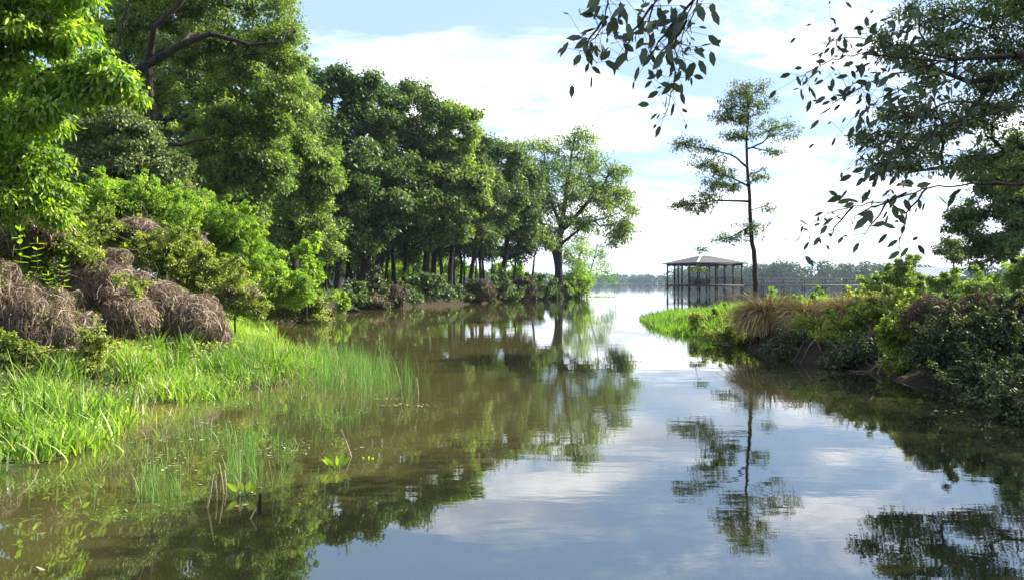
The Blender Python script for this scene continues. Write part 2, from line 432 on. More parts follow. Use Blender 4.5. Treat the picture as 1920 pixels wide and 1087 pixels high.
# ------------------------------------------------------------------ plants
def lobes_from(blobs, D, rng, per_m=1.0):
    """blobs in photo pixels -> world ellipsoids"""
    E = []
    for b in blobs:
        px, py, rx, ry = b[:4]
        d = D + (b[4] if len(b) > 4 else 0)
        c = P(px, py, d)
        a, cz = rx / F * d, ry / F * d
        dep = b[5] if len(b) > 5 else max(a, cz) * 0.85
        E.append((c, np.array([a, dep, cz])))
    return E

def sample_clumps(E, n, rng, inner=0.35, hollow=True, vexp=.6):
    vol = np.array([(e[1][0] * e[1][1] * e[1][2]) ** vexp for e in E])
    cnt = np.maximum(1, (n * vol / vol.sum())).astype(int)
    T = []
    for (c, r), k in zip(E, cnt):
        # lobes on the surface of the ellipsoid make the uneven outline
        nl = max(5, k // 4)
        ld = unit(rng.normal(size=(nl, 3)) + np.array([0, 0, 0.15]))
        lr = rng.uniform(0.55, 0.98, nl) if hollow else rng.uniform(0, .95, nl)
        lc = ld * lr[:, None]
        idx = rng.integers(0, nl, k)
        off = unit(rng.normal(size=(k, 3))) * (rng.uniform(0, 1, k) ** .5 * inner)[:, None]
        p = lc[idx] + off
        p[:, 2] -= off[:, 2] * .45
        fly = (rng.random(k) < .18)[:, None]
        p = np.where(fly, p * rng.uniform(1.05, 1.3, (k, 1)), p)
        T.append(c + p * r)
    return np.concatenate(T)

def skeleton(trunk, tr_r, limbs, targets, rng, step, low=0.35, tip=0.01, up=0.10):
    """trunk/limbs polylines; branches grown to the leaf clumps. returns node arrays"""
    pos, par, rad = [], [], []
    def addpoly(pts, radii, parent):
        prev = parent
        pts = [np.asarray(p, float) for p in pts]
        for i in range(len(pts) - 1):
            d = np.linalg.norm(pts[i + 1] - pts[i]); k = max(1, int(d / step))
            for s in range(0 if (i == 0 and parent == -1) else 1, k + 1):
                if i > 0 and s == 0: continue
                t = s / k
                q = pts[i] * (1 - t) + pts[i + 1] * t
                if 0 < s < k: q = q + rng.normal(size=3) * step * 0.05
                pos.append(q); par.append(prev); rad.append(radii[i] * (1 - t) + radii[i + 1] * t)
                prev = len(pos) - 1
        return prev
    addpoly(trunk, tr_r, -1)
    ntr = len(pos)
    z0 = trunk[0][2]; z1 = trunk[-1][2]
    for lp, lr in limbs:
        lp = [np.asarray(p, float) for p in lp]
        A = np.array(pos); j = int(np.argmin(np.linalg.norm(A - lp[0], axis=1)))
        lp[0] = A[j]
        addpoly(lp, lr, j)
    fixed = len(pos)
    A = np.array(pos)
    dt = np.array([np.linalg.norm(A - t, axis=1).min() for t in targets])
    order = np.argsort(dt)
    cap = fixed + len(targets) * 12 + 10
    PA = np.zeros((cap, 3)); PA[:fixed] = A; n = fixed
    plen = np.zeros(cap)
    tips = np.zeros(len(targets), int)
    for oi in order:
        t = targets[oi]
        dv = PA[:n] - t
        d = np.sqrt((dv ** 2).sum(1))
        cost = d + 0.9 * np.maximum(0, dv[:, 2]) + 0.25 * plen[:n]
        if z1 - z0 > 0.5:
            lowm = (PA[:n, 2] < z0 + low * (z1 - z0))
            cost = cost + np.where(lowm, 6.0 * step + 2, 0)
        j = int(np.argmin(cost)); dd = d[j]
        k = int(min(8, max(1, round(dd / step))))
        a = PA[j].copy(); prev = j
        for s in range(1, k + 1):
            u = s / k
            q = a * (1 - u) + t * u
            q[2] += up * dd * math.sin(math.pi * u)
            if s < k: q = q + rng.normal(size=3) * dd * 0.045
            PA[n] = q; par.append(prev); rad.append(0); plen[n] = plen[prev] + dd / k
            prev = n; n += 1
            if n >= cap: break
        tips[oi] = prev
    par = np.array(par[:n]); rad = np.array(rad[:n], float)
    wgt = np.zeros(n); wgt[tips] += 1
    for i in range(n - 1, 0, -1):
        if par[i] >= 0: wgt[par[i]] += wgt[i]
    r = tip * np.maximum(wgt, 1) ** 0.5
    r[:fixed] = rad[:fixed]
    for i in range(fixed, n):
        r[i] = min(r[i], r[par[i]] * 0.85 + 0.002)
    return PA[:n], par, r

def skel_mesh(pos, par, r, k=6):
    c = np.where(par >= 0)[0]
    p = par[c]
    dirn = unit(pos[c] - pos[p])
    nd = np.zeros_like(pos); nd[c] = dirn
    root = np.where(par < 0)[0]; nd[root] = (0, 0, 1)
    dp = unit(nd[p] + dirn * 1.0)
    ra = np.minimum(r[p], r[c] * 1.6)
    big = r[c] > np.percentile(r[c], 70)
    out_ = []
    for msk, kk in ((big, k), (~big, 4)):
        if msk.any():
            out_.append(tubes(pos[p][msk], pos[c][msk], ra[msk], r[c][msk], dp[msk], nd[c][msk], kk))
    return join(out_)

def foliage(T, cr, per, ln, wd, rng, kind='q', out_c=None, upb=0.7, droop=0.15, flat=0.65, hang=0.0):
    n = len(T) * per
    idx = np.repeat(np.arange(len(T)), per)
    crr = (np.broadcast_to(cr, (len(T),)) * rng.uniform(.65, 1.35, len(T)))[idx]
    off = unit(rng.normal(size=(n, 3))) * (rng.uniform(0.05, 1, n) ** .45 * crr)[:, None]
    off[:, 2] *= flat
    if hang:
        off[:, 2] -= rng.uniform(0, hang, n) * crr
    C = T[idx] + off
    Dd = unit(off) * .7 + rng.normal(size=(n, 3)) * .6 + np.array([0, 0, -0.25])
    Nn = rng.normal(size=(n, 3)) * .55 + np.array([0, 0, upb]) + unit(off) * .35
    l_ = ln * rng.uniform(.65, 1.3, n); w_ = wd * rng.uniform(.7, 1.25, n)
    V, Q, f = leafmesh(C, Dd, Nn, l_, w_, kind, droop)
    ct = rng.uniform(0, 1, len(T))[idx]
    tint = np.clip(ct * .55 + rng.uniform(0, 1, n) * .45, 0, 1)
    return V, Q, np.repeat(tint, f)

seedc = [100]
def plant(name, label, cat, base, trunk, tr_r, blobs, D, n_cl, cr, per, ln, wd, mat, bark='bark', limbs=(), kind='q',
          group=None, step=0.5, low=0.35, tip=0.012, flat=0.65, upb=.7, hang=0.0, droop=.15, hollow=True, inner=.28, parts=('trunk', 'crown'), up=0.10, shoots=0.0):
    seedc[0] += 1
    rng = np.random.default_rng(seedc[0])
    E = lobes_from(blobs, D, rng)
    T = sample_clumps(E, n_cl, rng, inner, hollow)
    if shoots:
        top_ = T[rng.random(len(T)) < shoots]; v = unit(rng.normal(size=(len(top_), 3)) * [.55, .55, .3] + [0, 0, .8])
        ex = [top_ + v * cr * q * rng.uniform(.6, 1.1, (len(top_), 1)) for q in (.8, 1.5, 2.1, 2.6)]
        T = np.concatenate([T] + ex)
        cr = np.concatenate([np.full(len(T) - 4 * len(top_), cr)] + [np.full(len(top_), cr * f_) for f_ in (.6, .5, .4, .3)])
    T[:, 2] = np.maximum(T[:, 2], 0.06)
    e = empty(name, base, label, cat, group)
    pos, par, r = skeleton(trunk, tr_r, limbs, T, rng, step, low, tip, up)
    V, Q = skel_mesh(pos, par, r)
    meshobj(parts[0], V, Q, M[bark], e, smooth=True)
    V, Q, t = foliage(T, cr, per, ln, wd, rng, kind, upb=upb, flat=flat, hang=hang, droop=droop)
    V[:, 2] = np.maximum(V[:, 2], 0.012)
    meshobj(parts[1], V, Q, M[mat], e, tint=t)
    return e

def gz(x, y): return float(ground_h(np.array([x]), np.array([y]))[0])
def base_at(px, D):
    x = (px - CX) / F * D
    return np.array([x, D, gz(x, D) - 0.05])
def tree(label, px, D, blobs, r, n_cl, cr, per, ln, wd, mat, lean=0, top=None, pts=None, name='tree', cat='tree', **k):
    b = base_at(px, D)
    if pts is None:
        ty = top if top is not None else min(bb[1] - bb[3] * .3 for bb in blobs)
        cxm = np.mean([bb[0] for bb in blobs])
        t = P(px * .4 + cxm * .6 + lean, ty, D)
        m1 = b * .66 + t * .34; m1[0] += (r * 1.2) * math.sin(px * 1.3); m2 = b * .3 + t * .7; m2[0] += r * math.cos(px)
        m1[0] = b[0] * .8 + t[0] * .2 + 2.2 * r * math.sin(px * 7.1)
        pts = [b, m1, m2, t]; rr = [r * 1.15, r * .85, r * .5, r * .12]
    else:
        pts = [b] + [P(x, y, D) for x, y in pts]
        rr = list(np.linspace(r * 1.1, r * .15, len(pts)))
    return plant(name, label, cat, b, pts, rr, blobs, D, n_cl, cr, per, ln, wd, mat, **k)
def PL(pts, D): return [P(x, y, D) for x, y in pts]

# ---- trees of the far bank
far = dict(step=0.9, tip=0.012, name='oak_tree')
tree('tall dark green oak at the left end of the far bank wood', 632, 54, [(628, 185, 50, 60), (600, 270, 60, 80), (640, 320, 60, 70), (610, 410, 60, 50)], 0.272, 475, 0.68, 97, 0.252, 0.158, 'oak', **far)
tree('broad dark oak with thick double trunk in the far bank wood', 680, 56, [(700, 195, 55, 60), (670, 270, 75, 70), (690, 350, 85, 75), (660, 430, 70, 40)], 0.357, 551, 0.68, 97, 0.252, 0.158, 'oak', **far)
tree('highest rounded oak with forked trunk in the far bank wood', 712, 59, [(775, 215, 60, 60), (740, 290, 75, 75), (770, 370, 85, 70), (730, 430, 60, 40)], 0.306, 551, 0.68, 97, 0.252, 0.158, 'oak', **far, limbs=[([P(712, 500, 59), P(735, 440, 59), P(760, 380, 60)], [.25, .2, .1])])
tree('oak with sunlit knobbly crown above the middle of the far bank', 796, 60, [(850, 245, 45, 55), (825, 320, 70, 65), (870, 360, 60, 55), (820, 420, 70, 40)], 0.2805, 532, 0.68, 97, 0.252, 0.158, 'elm', **far)
tree('pale green oak reaching low over the far bank water', 842, 62, [(890, 300, 38, 50), (900, 370, 42, 50), (860, 420, 50, 45), (880, 330, 45, 50)], 0.221, 323, 0.646, 90, 0.252, 0.158, 'oakdull', **far)
tree('shaded oak right of the pale green oak on the far bank', 880, 68, [(940, 305, 42, 42), (945, 370, 42, 50), (905, 430, 45, 35)], 0.204, 304, 0.68, 82, 0.273, 0.168, 'oak', **far)
tree('small oak with wide twin trunk left of the leaning sapling', 933, 75, [(975, 330, 42, 50), (960, 400, 50, 45), (990, 400, 30, 50)], 0.306, 304, 0.748, 75, 0.294, 0.179, 'oak', **far)
# ---- lone spreading tree at the point
tree('big spreading tree standing alone at the tip of the far bank', 1048, 84,
     [(1085, 275, 38, 42), (1020, 285, 36, 32), (1050, 340, 75, 55), (1125, 330, 40, 45), (1105, 385, 70, 40), (1000, 370, 45, 45), (1155, 385, 32, 45), (1055, 420, 70, 28), (1150, 430, 30, 18), (975, 330, 35, 40), (965, 400, 30, 40), (1000, 440, 40, 18), (1175, 400, 18, 30), (1165, 330, 14, 24), (975, 450, 22, 22), (1160, 450, 20, 18)],
     .50, 1150, .75, 28, .32, .13, 'elm', hang=.5, pts=[(1047, 480), (1050, 440), (1058, 390), (1065, 330), (1080, 250)], step=0.9, tip=0.022, low=.2, inner=.45, name='spreading_tree',
     limbs=[(PL([(1046, 490), (1028, 445), (1005, 405), (985, 380)], 84), [.32, .27, .2, .1]), (PL([(1050, 440), (1085, 400), (1130, 350), (1150, 310)], 84), [.3, .24, .14, .05]), (PL([(1052, 430), (1030, 370), (1020, 290)], 84), [.25, .16, .05]), (PL([(1052, 455), (1100, 420), (1160, 400)], 84), [.2, .12, .05])])
tree('light green willow bush glowing behind the lone point tree', 1082, 87, [(1085, 470, 32, 32), (1075, 505, 38, 22), (1105, 510, 25, 15)], .12, 80, 1.0, 90, .30, .08, 'lime', step=.8, name='willow_bush', cat='bush', hang=.6, low=.05)
tree('thin wispy willow with pale trailing twigs over the water', 1100, 90, [(1125, 480, 30, 30), (1140, 500, 22, 20), (1150, 440, 22, 16)], .10, 90, .9, 22, .3, .07, 'willow', step=.7, name='wispy_willow', cat='tree', hang=1.0, low=.05)
tree('thin leaning sapling left of the lone point tree', 993, 78, [(1015, 440, 26, 16), (1030, 455, 18, 14)], .13, 30, .7, 50, .28, .14, 'elm', pts=[(1002, 480), (1012, 455), (1022, 430)], step=.8, name='leaning_sapling')

ORD = 'first second third fourth fifth sixth seventh eighth ninth tenth eleventh twelfth thirteenth fourteenth fifteenth sixteenth seventeenth eighteenth nineteenth twentieth twenty-first twenty-second twenty-third twenty-fourth twenty-fifth twenty-sixth twenty-seventh twenty-eighth twenty-ninth thirtieth thirty-first thirty-second'.split()
def rank_labels(objs, fmt):
    for k, o in enumerate(sorted(objs, key=lambda o: o.location.x / o.location.y)): o['label'] = fmt % ORD[k]
# ---- slender trunks inside the wood: one built, the rest copied
proto = tree('slender dark tree trunk standing in the shaded far bank wood', 660, 64, [(660, 350, 45, 45), (650, 420, 40, 30), (670, 400, 40, 40)], .16, 70, 1.1, 70, .3, .18, 'oak', step=1.0, name='wood_tree', group='slender trees inside the far bank wood')
rng = np.random.default_rng(5)
spots = [(606, 57), (616, 66), (592, 60), (645, 60), (652, 68), (668, 72), (700, 68), (722, 66), (743, 70), (752, 78), (758, 63), (778, 69), (806, 64), (812, 74), (828, 70), (853, 66), (862, 72), (870, 82), (889, 73), (905, 72), (912, 84), (922, 78), (948, 82), (575, 55), (560, 66), (628, 80), (690, 84), (735, 88), (785, 84), (835, 88), (965, 84)]
thin = [proto]
for i, (px, D) in enumerate(spots):
    c = proto.copy(); thin.append(c); sc.collection.objects.link(c)
    b = base_at(px, D); c.location = tuple(b); c.rotation_euler = (rng.normal() * .05, rng.normal() * .05, rng.uniform(0, 6.28))
    s = rng.uniform(.75, 1.1); c.scale = (s * rng.uniform(.7, 1.3), s * rng.uniform(.7, 1.3), s)
    for ch in proto.children:
        d = ch.copy(); sc.collection.objects.link(d); d.parent = c
rank_labels(thin, 'slender dark trunk in the far bank wood, %s from its left end')
# ---- deep wood behind them
protoB = tree('full green tree closing the back of the wood', 520, 84, [(520, 300, 90, 90), (500, 410, 90, 60), (550, 400, 90, 70), (520, 480, 80, 35)], .3, 260, 1.5, 90, .42, .26, 'elm', step=1.2, tip=.02, low=.1, name='background_tree', group='trees at the back of the wood')
spotsB = [(240, 74), (330, 80), (430, 76), (600, 92), (660, 98), (730, 100), (790, 106), (120, 70), (20, 66), (-80, 60), (470, 96), (560, 104)]
back = [protoB]
for i, (px, D) in enumerate(spotsB):
    c = protoB.copy(); back.append(c); sc.collection.objects.link(c)
    b = base_at(px, D); c.location = tuple(b); c.rotation_euler = (0, 0, rng.uniform(0, 6.28))
    s = rng.uniform(.85, 1.1) * (0.75 if px > 700 else 1); c.scale = (s, s, s)
    for ch in protoB.children:
        d = ch.copy(); sc.collection.objects.link(d); d.parent = c

rank_labels(back, 'full green tree closing the back of the wood, %s from the left')
# ---- big trees on the left
tree('tall light green tree with knobbly foliage right of the limbed tree', 425, 34, [(470, 190, 75, 70), (420, 270, 85, 70), (480, 330, 60, 60), (520, 200, 45, 60), (500, 290, 45, 70), (430, 400, 80, 50)], 0.24, 756, 0.42, 97, 0.154, 0.099, 'elm', step=.6, name='leafy_tree')
tree('bright elm with a drooping lobe of foliage beside the far bank wood', 560, 39, [(560, 200, 40, 60), (545, 290, 50, 60), (592, 310, 45, 35), (600, 345, 38, 30), (550, 400, 55, 55), (520, 450, 45, 30)], 0.208, 540, 0.42, 97, 0.165, 0.088, 'elm', step=.6, name='elm_tree', hang=.3)
tree('huge dark backdrop tree filling the upper left', 350, 46, [(330, 120, 150, 120), (480, 160, 100, 110), (400, 300, 140, 110), (200, 250, 140, 150), (530, 300, 70, 110), (330, 420, 180, 60)], 0.36, 1116, 0.77, 90, 0.242, 0.154, 'oak', step=.9, name='backdrop_tree')
tree('huge spreading tree with long dark horizontal limbs at top left', 235, 29, [(330, -60, 150, 70), (470, 10, 95, 55), (520, 90, 60, 45), (430, 110, 90, 45), (330, 60, 100, 60), (200, 0, 120, 90), (250, 170, 80, 40), (545, 130, 30, 40)], 0.24, 1008, 0.4, 91, 0.132, 0.065, 'elm',
     pts=[(232, 400), (225, 250), (232, 120), (250, 0), (270, -110)], step=.5, name='spreading_limbed_tree', low=.4,
     limbs=[(PL([(232, 120), (300, 108), (345, 82), (395, 64), (470, 85), (530, 80)], 26), [.17, .14, .11, .09, .06, .03]), (PL([(240, 90), (290, 50), (335, 10), (380, -40)], 26), [.13, .10, .08, .05]), (PL([(232, 230), (290, 268), (340, 272), (400, 260)], 26.5), [.12, .09, .07, .03]), (PL([(228, 200), (222, 90), (245, 0)], 26), [.06, .05, .03])])
tree('dull grey green vine hung tree with pale trunk on the left bank', 178, 21, [(190, 230, 60, 55), (250, 260, 60, 50), (230, 320, 80, 45), (310, 320, 50, 40), (150, 300, 50, 60), (340, 370, 40, 25)], 0.13, 561, 0.255, 76, 0.085, 0.055, 'oakdull', bark='greybark', step=.35, name='vine_hung_tree', hang=.4)
tree('bright yellow green leafy tree at the left edge', -60, 12.6, [(20, 225, 75, 60), (60, 310, 65, 55), (20, 370, 90, 45), (-80, 250, 100, 130), (110, 370, 40, 35), (0, 140, 90, 40)], 0.12, 461, 0.24, 76, 0.0862, 0.04, 'lime', kind='h', step=.2, tip=.004, name='lime_green_tree', droop=.35, hang=.5, upb=.5)
tree('glossy green bough tree leaning in at the upper left corner', -90, 10.8, [(60, 45, 75, 32), (140, 60, 50, 35), (190, 130, 55, 30), (240, 160, 40, 22), (110, 150, 60, 30), (-20, 20, 90, 60), (-30, 120, 80, 50), (80, -20, 110, 40), (60, 210, 60, 30)], 0.1, 495, 0.2, 55, 0.0893, 0.046, 'lime', kind='h', step=.2, tip=.004, name='overhanging_green_tree', droop=.4, hang=.5, upb=.5)
# ---- shrubs of the left bank
def shrub(label, px, D, blobs, n_cl, cr, per, ln, wd, mat, name='shrub', cat='shrub', z=None, **k):
    b = base_at(px, D)
    t = P(px, min(bb[1] for bb in blobs), D)
    if z is not None: b[2] = z
    kw = dict(step=max(.12, D * .012), low=0, tip=.003 + D * .0002, bark='twig', parts=('stems', 'foliage'), hollow=True, shoots=.22, inner=.3)
    kw.update(k)
    pts = [b, b * .6 + t * .4, b * .2 + t * .8]
    r = .015 + D * .0008
    return plant(name, label, cat, b, pts, [r, r * .7, r * .3], blobs, D, n_cl, cr, per, ln, wd, M and mat, **kw)
shrub('bright green thicket on top of the left bank', 240, 19, [(230, 385, 80, 40), (310, 395, 60, 40), (160, 420, 70, 40), (260, 440, 80, 40)], 480, .22, 75, .062, .034, 'lime', name='thicket')
shrub('lime green shrub mass below the tall light green tree', 400, 23, [(380, 420, 70, 45), (440, 450, 55, 45), (350, 470, 60, 50), (470, 480, 40, 40), (410, 510, 70, 40)], 620, .24, 75, .072, .038, 'lime', name='thicket')
shrub('sunlit shrub sloping down to the inlet', 500, 26, [(490, 520, 55, 40), (540, 545, 50, 30), (450, 545, 60, 35)], 420, .25, 65, .078, .042, 'lime')
shrub('upright lime sapling at the right end of the left bank thicket', 575, 30, [(575, 490, 20, 45), (585, 530, 20, 30)], 50, .25, 45, .13, .08, 'lime', name='sapling', cat='sapling')
shrub('low shrub at the corner where the left bank meets the water', 560, 31, [(560, 575, 50, 25), (600, 590, 35, 18), (520, 580, 40, 22)], 170, .3, 55, .10, .06, 'ivy')
shrub('small lime plant at the waterline corner of the left bank', 635, 37, [(635, 572, 14, 16)], 22, .25, 45, .12, .07, 'lime', name='waterside_plant', cat='plant')
shrub('yellow green creeper over the bank above the dead vine mounds', 90, 14.5, [(60, 440, 80, 40), (130, 470, 50, 35), (20, 480, 70, 40)], 240, .20, 60, .065, .038, 'ivy', name='creeper')
shrub('dense creeper between the two dead vine mounds', 280, 17.5, [(300, 470, 60, 34), (350, 505, 60, 30), (190, 440, 60, 20), (420, 535, 45, 24)], 420, .18, 60, .055, .032, 'ivy', name='creeper')
shrub('shady shrub filling the gap behind the large dead vine mound', 60, 16.5, [(40, 540, 80, 50), (110, 530, 50, 40), (-60, 520, 80, 60)], 260, .24, 60, .07, .04, 'elm')
shrub('weedy shrub between the arching vine mound and the inlet corner', 440, 20, [(440, 560, 40, 26), (410, 530, 45, 30), (470, 580, 35, 18)], 170, .2, 60, .07, .04, 'ivy')
shrub('low creeper spilling from the foot of the large dead vine mound', 60, 11.2, [(20, 700, 60, 22), (90, 710, 60, 20), (150, 690, 35, 26), (175, 650, 18, 26), (40, 660, 50, 20)], 300, .12, 40, .045, .028, 'ivy', name='creeper')
shrub('thin creeper climbing over the tall dead vine mound', 210, 14.4, [(250, 530, 28, 30), (160, 600, 22, 30)], 60, .1, 22, .05, .03, 'ivy', name='creeper')
# leafy upright sprays with paired leaves
def spray(label, px, py0, py1, D, n, ln, mat='lime'):
    seedc[0] += 1; rng = np.random.default_rng(seedc[0])
    b = P(px, py0, D); t = P(px + 12, py1, D)
    e = empty('leafy_sprout', b, label, 'plant', 'upright leafy sprouts on the left bank')
    s = np.linspace(0, 1, n)[:, None]
    pts = b * (1 - s) + t * s + np.sin(s * 5) * .02
    meshobj('stem', *polytube(pts, np.linspace(.008, .003, n)), M['twig'], e, smooth=True)
    C, Dd = [], []
    for i in range(2, n):
        for sg in (0, 1):
            a = i * 1.57 + sg * math.pi + rng.normal() * .3
            C.append(pts[i]); Dd.append((math.cos(a), math.sin(a) * .8, .45 + rng.normal() * .2))
    C.append(pts[-1]); Dd.append((0, 0, 1))
    C, Dd = np.array(C), np.array(Dd)
    sz = ln * rng.uniform(.7, 1.1, len(C)) 
    V, Q, f = leafmesh(C, Dd, np.cross(Dd, np.cross(np.array([0, 0, 1.0]), Dd)) + .01, sz, sz * .42, 'h', .25)
    meshobj('leaves', V, Q, M[mat], e, tint=np.repeat(rng.uniform(.4, 1, len(C)), f))
spray('tallest leafy sprout rising from the left bank edge', 30, 520, 432, 11.5, 8, .17)
spray('leafy sprout with broad paired leaves beside the tallest sprout', 62, 530, 455, 11.8, 7, .15)
spray('leafy sprout standing in front of the second dead vine mound', 112, 560, 490, 12.2, 8, .15)
spray('short sprout just left of the sprout before the vine mound', 82, 560, 515, 12.0, 6, .12)
spray('small sprout on top of the right dead vine mound', 225, 480, 462, 15, 5, .12)

# ---- mounds of dead vine
def strands(E, n, ln, wd, rng, segs=5, droop=.55, wild=.5, inner=(.6, 1.1)):
    S0, S1, faces = [], [], []
    vol = np.array([np.prod(e[1]) ** .67 for e in E]); pick = rng.choice(len(E), n, p=vol / vol.sum())
    c = np.array([e[0] for e in E])[pick]; r = np.array([e[1] for e in E])[pick]
    d = unit(rng.normal(size=(n, 3)) + np.array([0, 0, .25]))
    p = c + d * r * rng.uniform(*inner, n)[:, None]
    tang = unit(np.cross(d, rng.normal(size=(n, 3))) + d * .25)
    L_ = ln * rng.uniform(.4, 1.5, n) / segs
    W = wd * (.4 + 1.6 * rng.random(n) ** 3)
    pts = [p]
    for s in range(segs):
        tang = unit(tang + rng.normal(size=(n, 3)) * wild * .5 + np.array([0, 0, -droop * (s + .5) / segs]))
        # keep to the surface of the mound
        q = pts[-1] + tang * L_[:, None]
        rel = (q - c) / r; rl = np.linalg.norm(rel, axis=1, keepdims=True)
        lim = (1.12 + .5 * (np.arange(n) % 9 == 0))[:, None]
        q = np.where(rl > lim, c + rel / rl * lim * r, q)
        pts.append(q)
    pts = np.stack(pts, 1)
    side = unit(np.cross(pts[:, -1] - pts[:, 0], d + rng.normal(size=(n, 3)) * .5))
    V = np.stack([pts - side[:, None] * W[:, None, None] / 2, pts + side[:, None] * W[:, None, None] / 2], 2)
    V = V.reshape(-1, 3)
    b = (np.arange(n) * (segs + 1) * 2)[:, None]
    i = np.arange(segs) * 2
    Q = np.stack([b + i, b + i + 1, b + i + 3, b + i + 2], -1).reshape(-1, 4)
    return V, Q, segs
def vinemound(label, px, D, blobs, n, ln=.55, wd=.012, mat='deadvine', leaf='ivy', nleaf=60, name='dead_vine_mound'):
    seedc[0] += 1; rng = np.random.default_rng(seedc[0])
    E0 = lobes_from(blobs, D, rng); E = []
    for c_, r_ in E0:
        E.append((c_, r_ * .92))
        for q in range(12):
            d_ = unit(rng.normal(size=3) + np.array([0, -.2, .3])); E.append((c_ + d_ * r_ * rng.uniform(.5, 1.05), r_ * rng.uniform(.28, .5, 3)))
    b = base_at(px, D)
    e = empty(name, b, label, 'vine mound', 'mounds of dead vine on the banks')
    n = int(n * 1.7); wd = wd * .55
    V1, Q1, f = strands(E, n, ln * .8, wd, rng, wild=.5, droop=.85)
    V2, Q2, f2 = strands(E, int(n * .6), ln, wd * 1.4, rng, inner=(.3, .85))
    V, Q = join([(V1, Q1), (V2, Q2)])
    V[:, 2] = np.maximum(V[:, 2], 0.01)
    t1 = rng.uniform(0, 1, n); t2 = rng.uniform(0, .5, int(n * .6))  # inner strands get only dark tints, the mound's inner shade put into colour
    t = np.concatenate([np.repeat(t1, f), np.repeat(t2, f2)])
    meshobj('vine_tangle', V, Q, M[mat], e, tint=t)
    if D < 25:
        tw = []
        for q in range(45):
            c_, r_ = E0[rng.integers(len(E0))]
            d_ = unit(rng.normal(size=3) + np.array([.1, -.4, .5])); a_ = c_ + d_ * r_ * .75; ln_ = rng.uniform(.15, .5)
            v_ = unit(d_ + rng.normal(size=3) * .6); b_ = a_ + v_ * ln_; m_ = (a_ + b_) / 2 + rng.normal(size=3) * .03
            tw.append(polytube([a_, m_, b_, b_ + (v_ + rng.normal(size=3) * .5) * ln_ * .5], [.006, .005, .0035, .002], 4))
        props(meshobj('dead_twigs', *join(tw), M['greybark'], e, smooth=True), kind='stuff')
    if nleaf:
        T = sample_clumps(E, nleaf * 3, rng, .2)
        V, Q, t = foliage(T, .10 * D / 13, 16, .045 * D / 13 + .01, .03 * D / 13, rng, 'q')
        meshobj('creeper_leaves', V, Q, M[leaf], e, tint=t)
    return e
vinemound('large dead vine mound at the left edge with creeper at its foot', 60, 12, [(20, 590, 75, 75), (90, 640, 65, 75), (40, 680, 90, 60), (-60, 620, 80, 100), (130, 690, 45, 40), (150, 640, 35, 50)], 20000, .5, .011, nleaf=560)
vinemound('tall dead vine mound draped over a leaning bush', 200, 15, [(195, 530, 60, 48), (165, 585, 40, 60), (235, 590, 50, 50)], 12000, .5, .013, nleaf=90)
vinemound('rounded dead vine mound arching over a dark hollow', 350, 16, [(360, 598, 58, 46), (320, 610, 45, 45), (300, 565, 50, 38), (395, 622, 30, 34)], 12000, .55, .014, nleaf=50)
vinemound('patch of dead vine high up in the green thicket', 265, 18, [(255, 435, 45, 28), (300, 460, 40, 25)], 4500, .5, .014, nleaf=50)
vinemound('small dead vine patch in the lime shrubs', 340, 21, [(335, 450, 35, 30)], 2600, .5, .016, nleaf=40)
vinemound('brown dead vine patch hanging over the large left mound', 60, 14, [(70, 430, 50, 25), (20, 450, 40, 25)], 3000, .45, .012, nleaf=60)
vinemound('dead vine draped between the arching mound and the lime shrubs', 420, 18, [(400, 530, 50, 22), (440, 545, 40, 16)], 3400, .5, .013, nleaf=110)
vinemound('brown dead weed heap above the inlet corner', 550, 30, [(555, 545, 28, 20), (520, 565, 40, 14)], 2600, .6, .02, nleaf=20)
vinemound('dark brush mound at the left of the far bank', 745, 50, [(742, 556, 20, 22)], 1800, .9, .04, 'brownvine', 'oak', 8, 'brush_mound')
vinemound('wide dark brush mound in the middle of the far bank', 900, 61, [(900, 545, 30, 20), (880, 552, 25, 14)], 2600, .9, .05, 'brownvine', 'oak', 14, 'brush_mound')
vinemound('dark brush mound near the right end of the far bank', 975, 70, [(977, 542, 26, 18)], 2200, 1.0, .05, 'brownvine', 'oak', 10, 'brush_mound')
vinemound('low brown roots and weeds along the far bank waterline', 690, 47, [(690, 566, 35, 12)], 1500, .9, .04, 'brownvine', 'oak', 8, 'brush_mound')
# low plants along the far bank
for lab, px, D, bl, mt in [
    ('low green bush on the far bank beside the dark brush mounds', 700, 50, [(700, 545, 30, 10)], 'darkvine'),
    ('light leafy bush in the middle of the far bank edge', 800, 56, [(800, 543, 36, 10), (780, 538, 20, 8)], 'oak'),
    ('leafy bush between the two right brush mounds', 940, 67, [(938, 540, 22, 9)], 'oak'),
    ('bush under the leaning sapling on the far bank', 1012, 78, [(1015, 542, 22, 13)], 'oak'),
    ('weedy green bush at the foot of the lone point tree', 1065, 85, [(1070, 548, 28, 7), (1050, 545, 14, 8)], 'elm'),
    ('bright shrub seen between the trunks beyond the wood', 960, 92, [(960, 510, 35, 16), (920, 515, 25, 14)], 'lime'),
    ('sunlit leafy shrub in the clearing behind the trunks', 850, 96, [(850, 515, 60, 16)], 'lime'),
    ('sunlit undergrowth deep in the left part of the wood', 740, 90, [(740, 512, 60, 16)], 'lime')]:
    shrub(lab, px, D, bl, 80, .5, 40, .24, .14, mt, name='bank_bush', cat='bush')

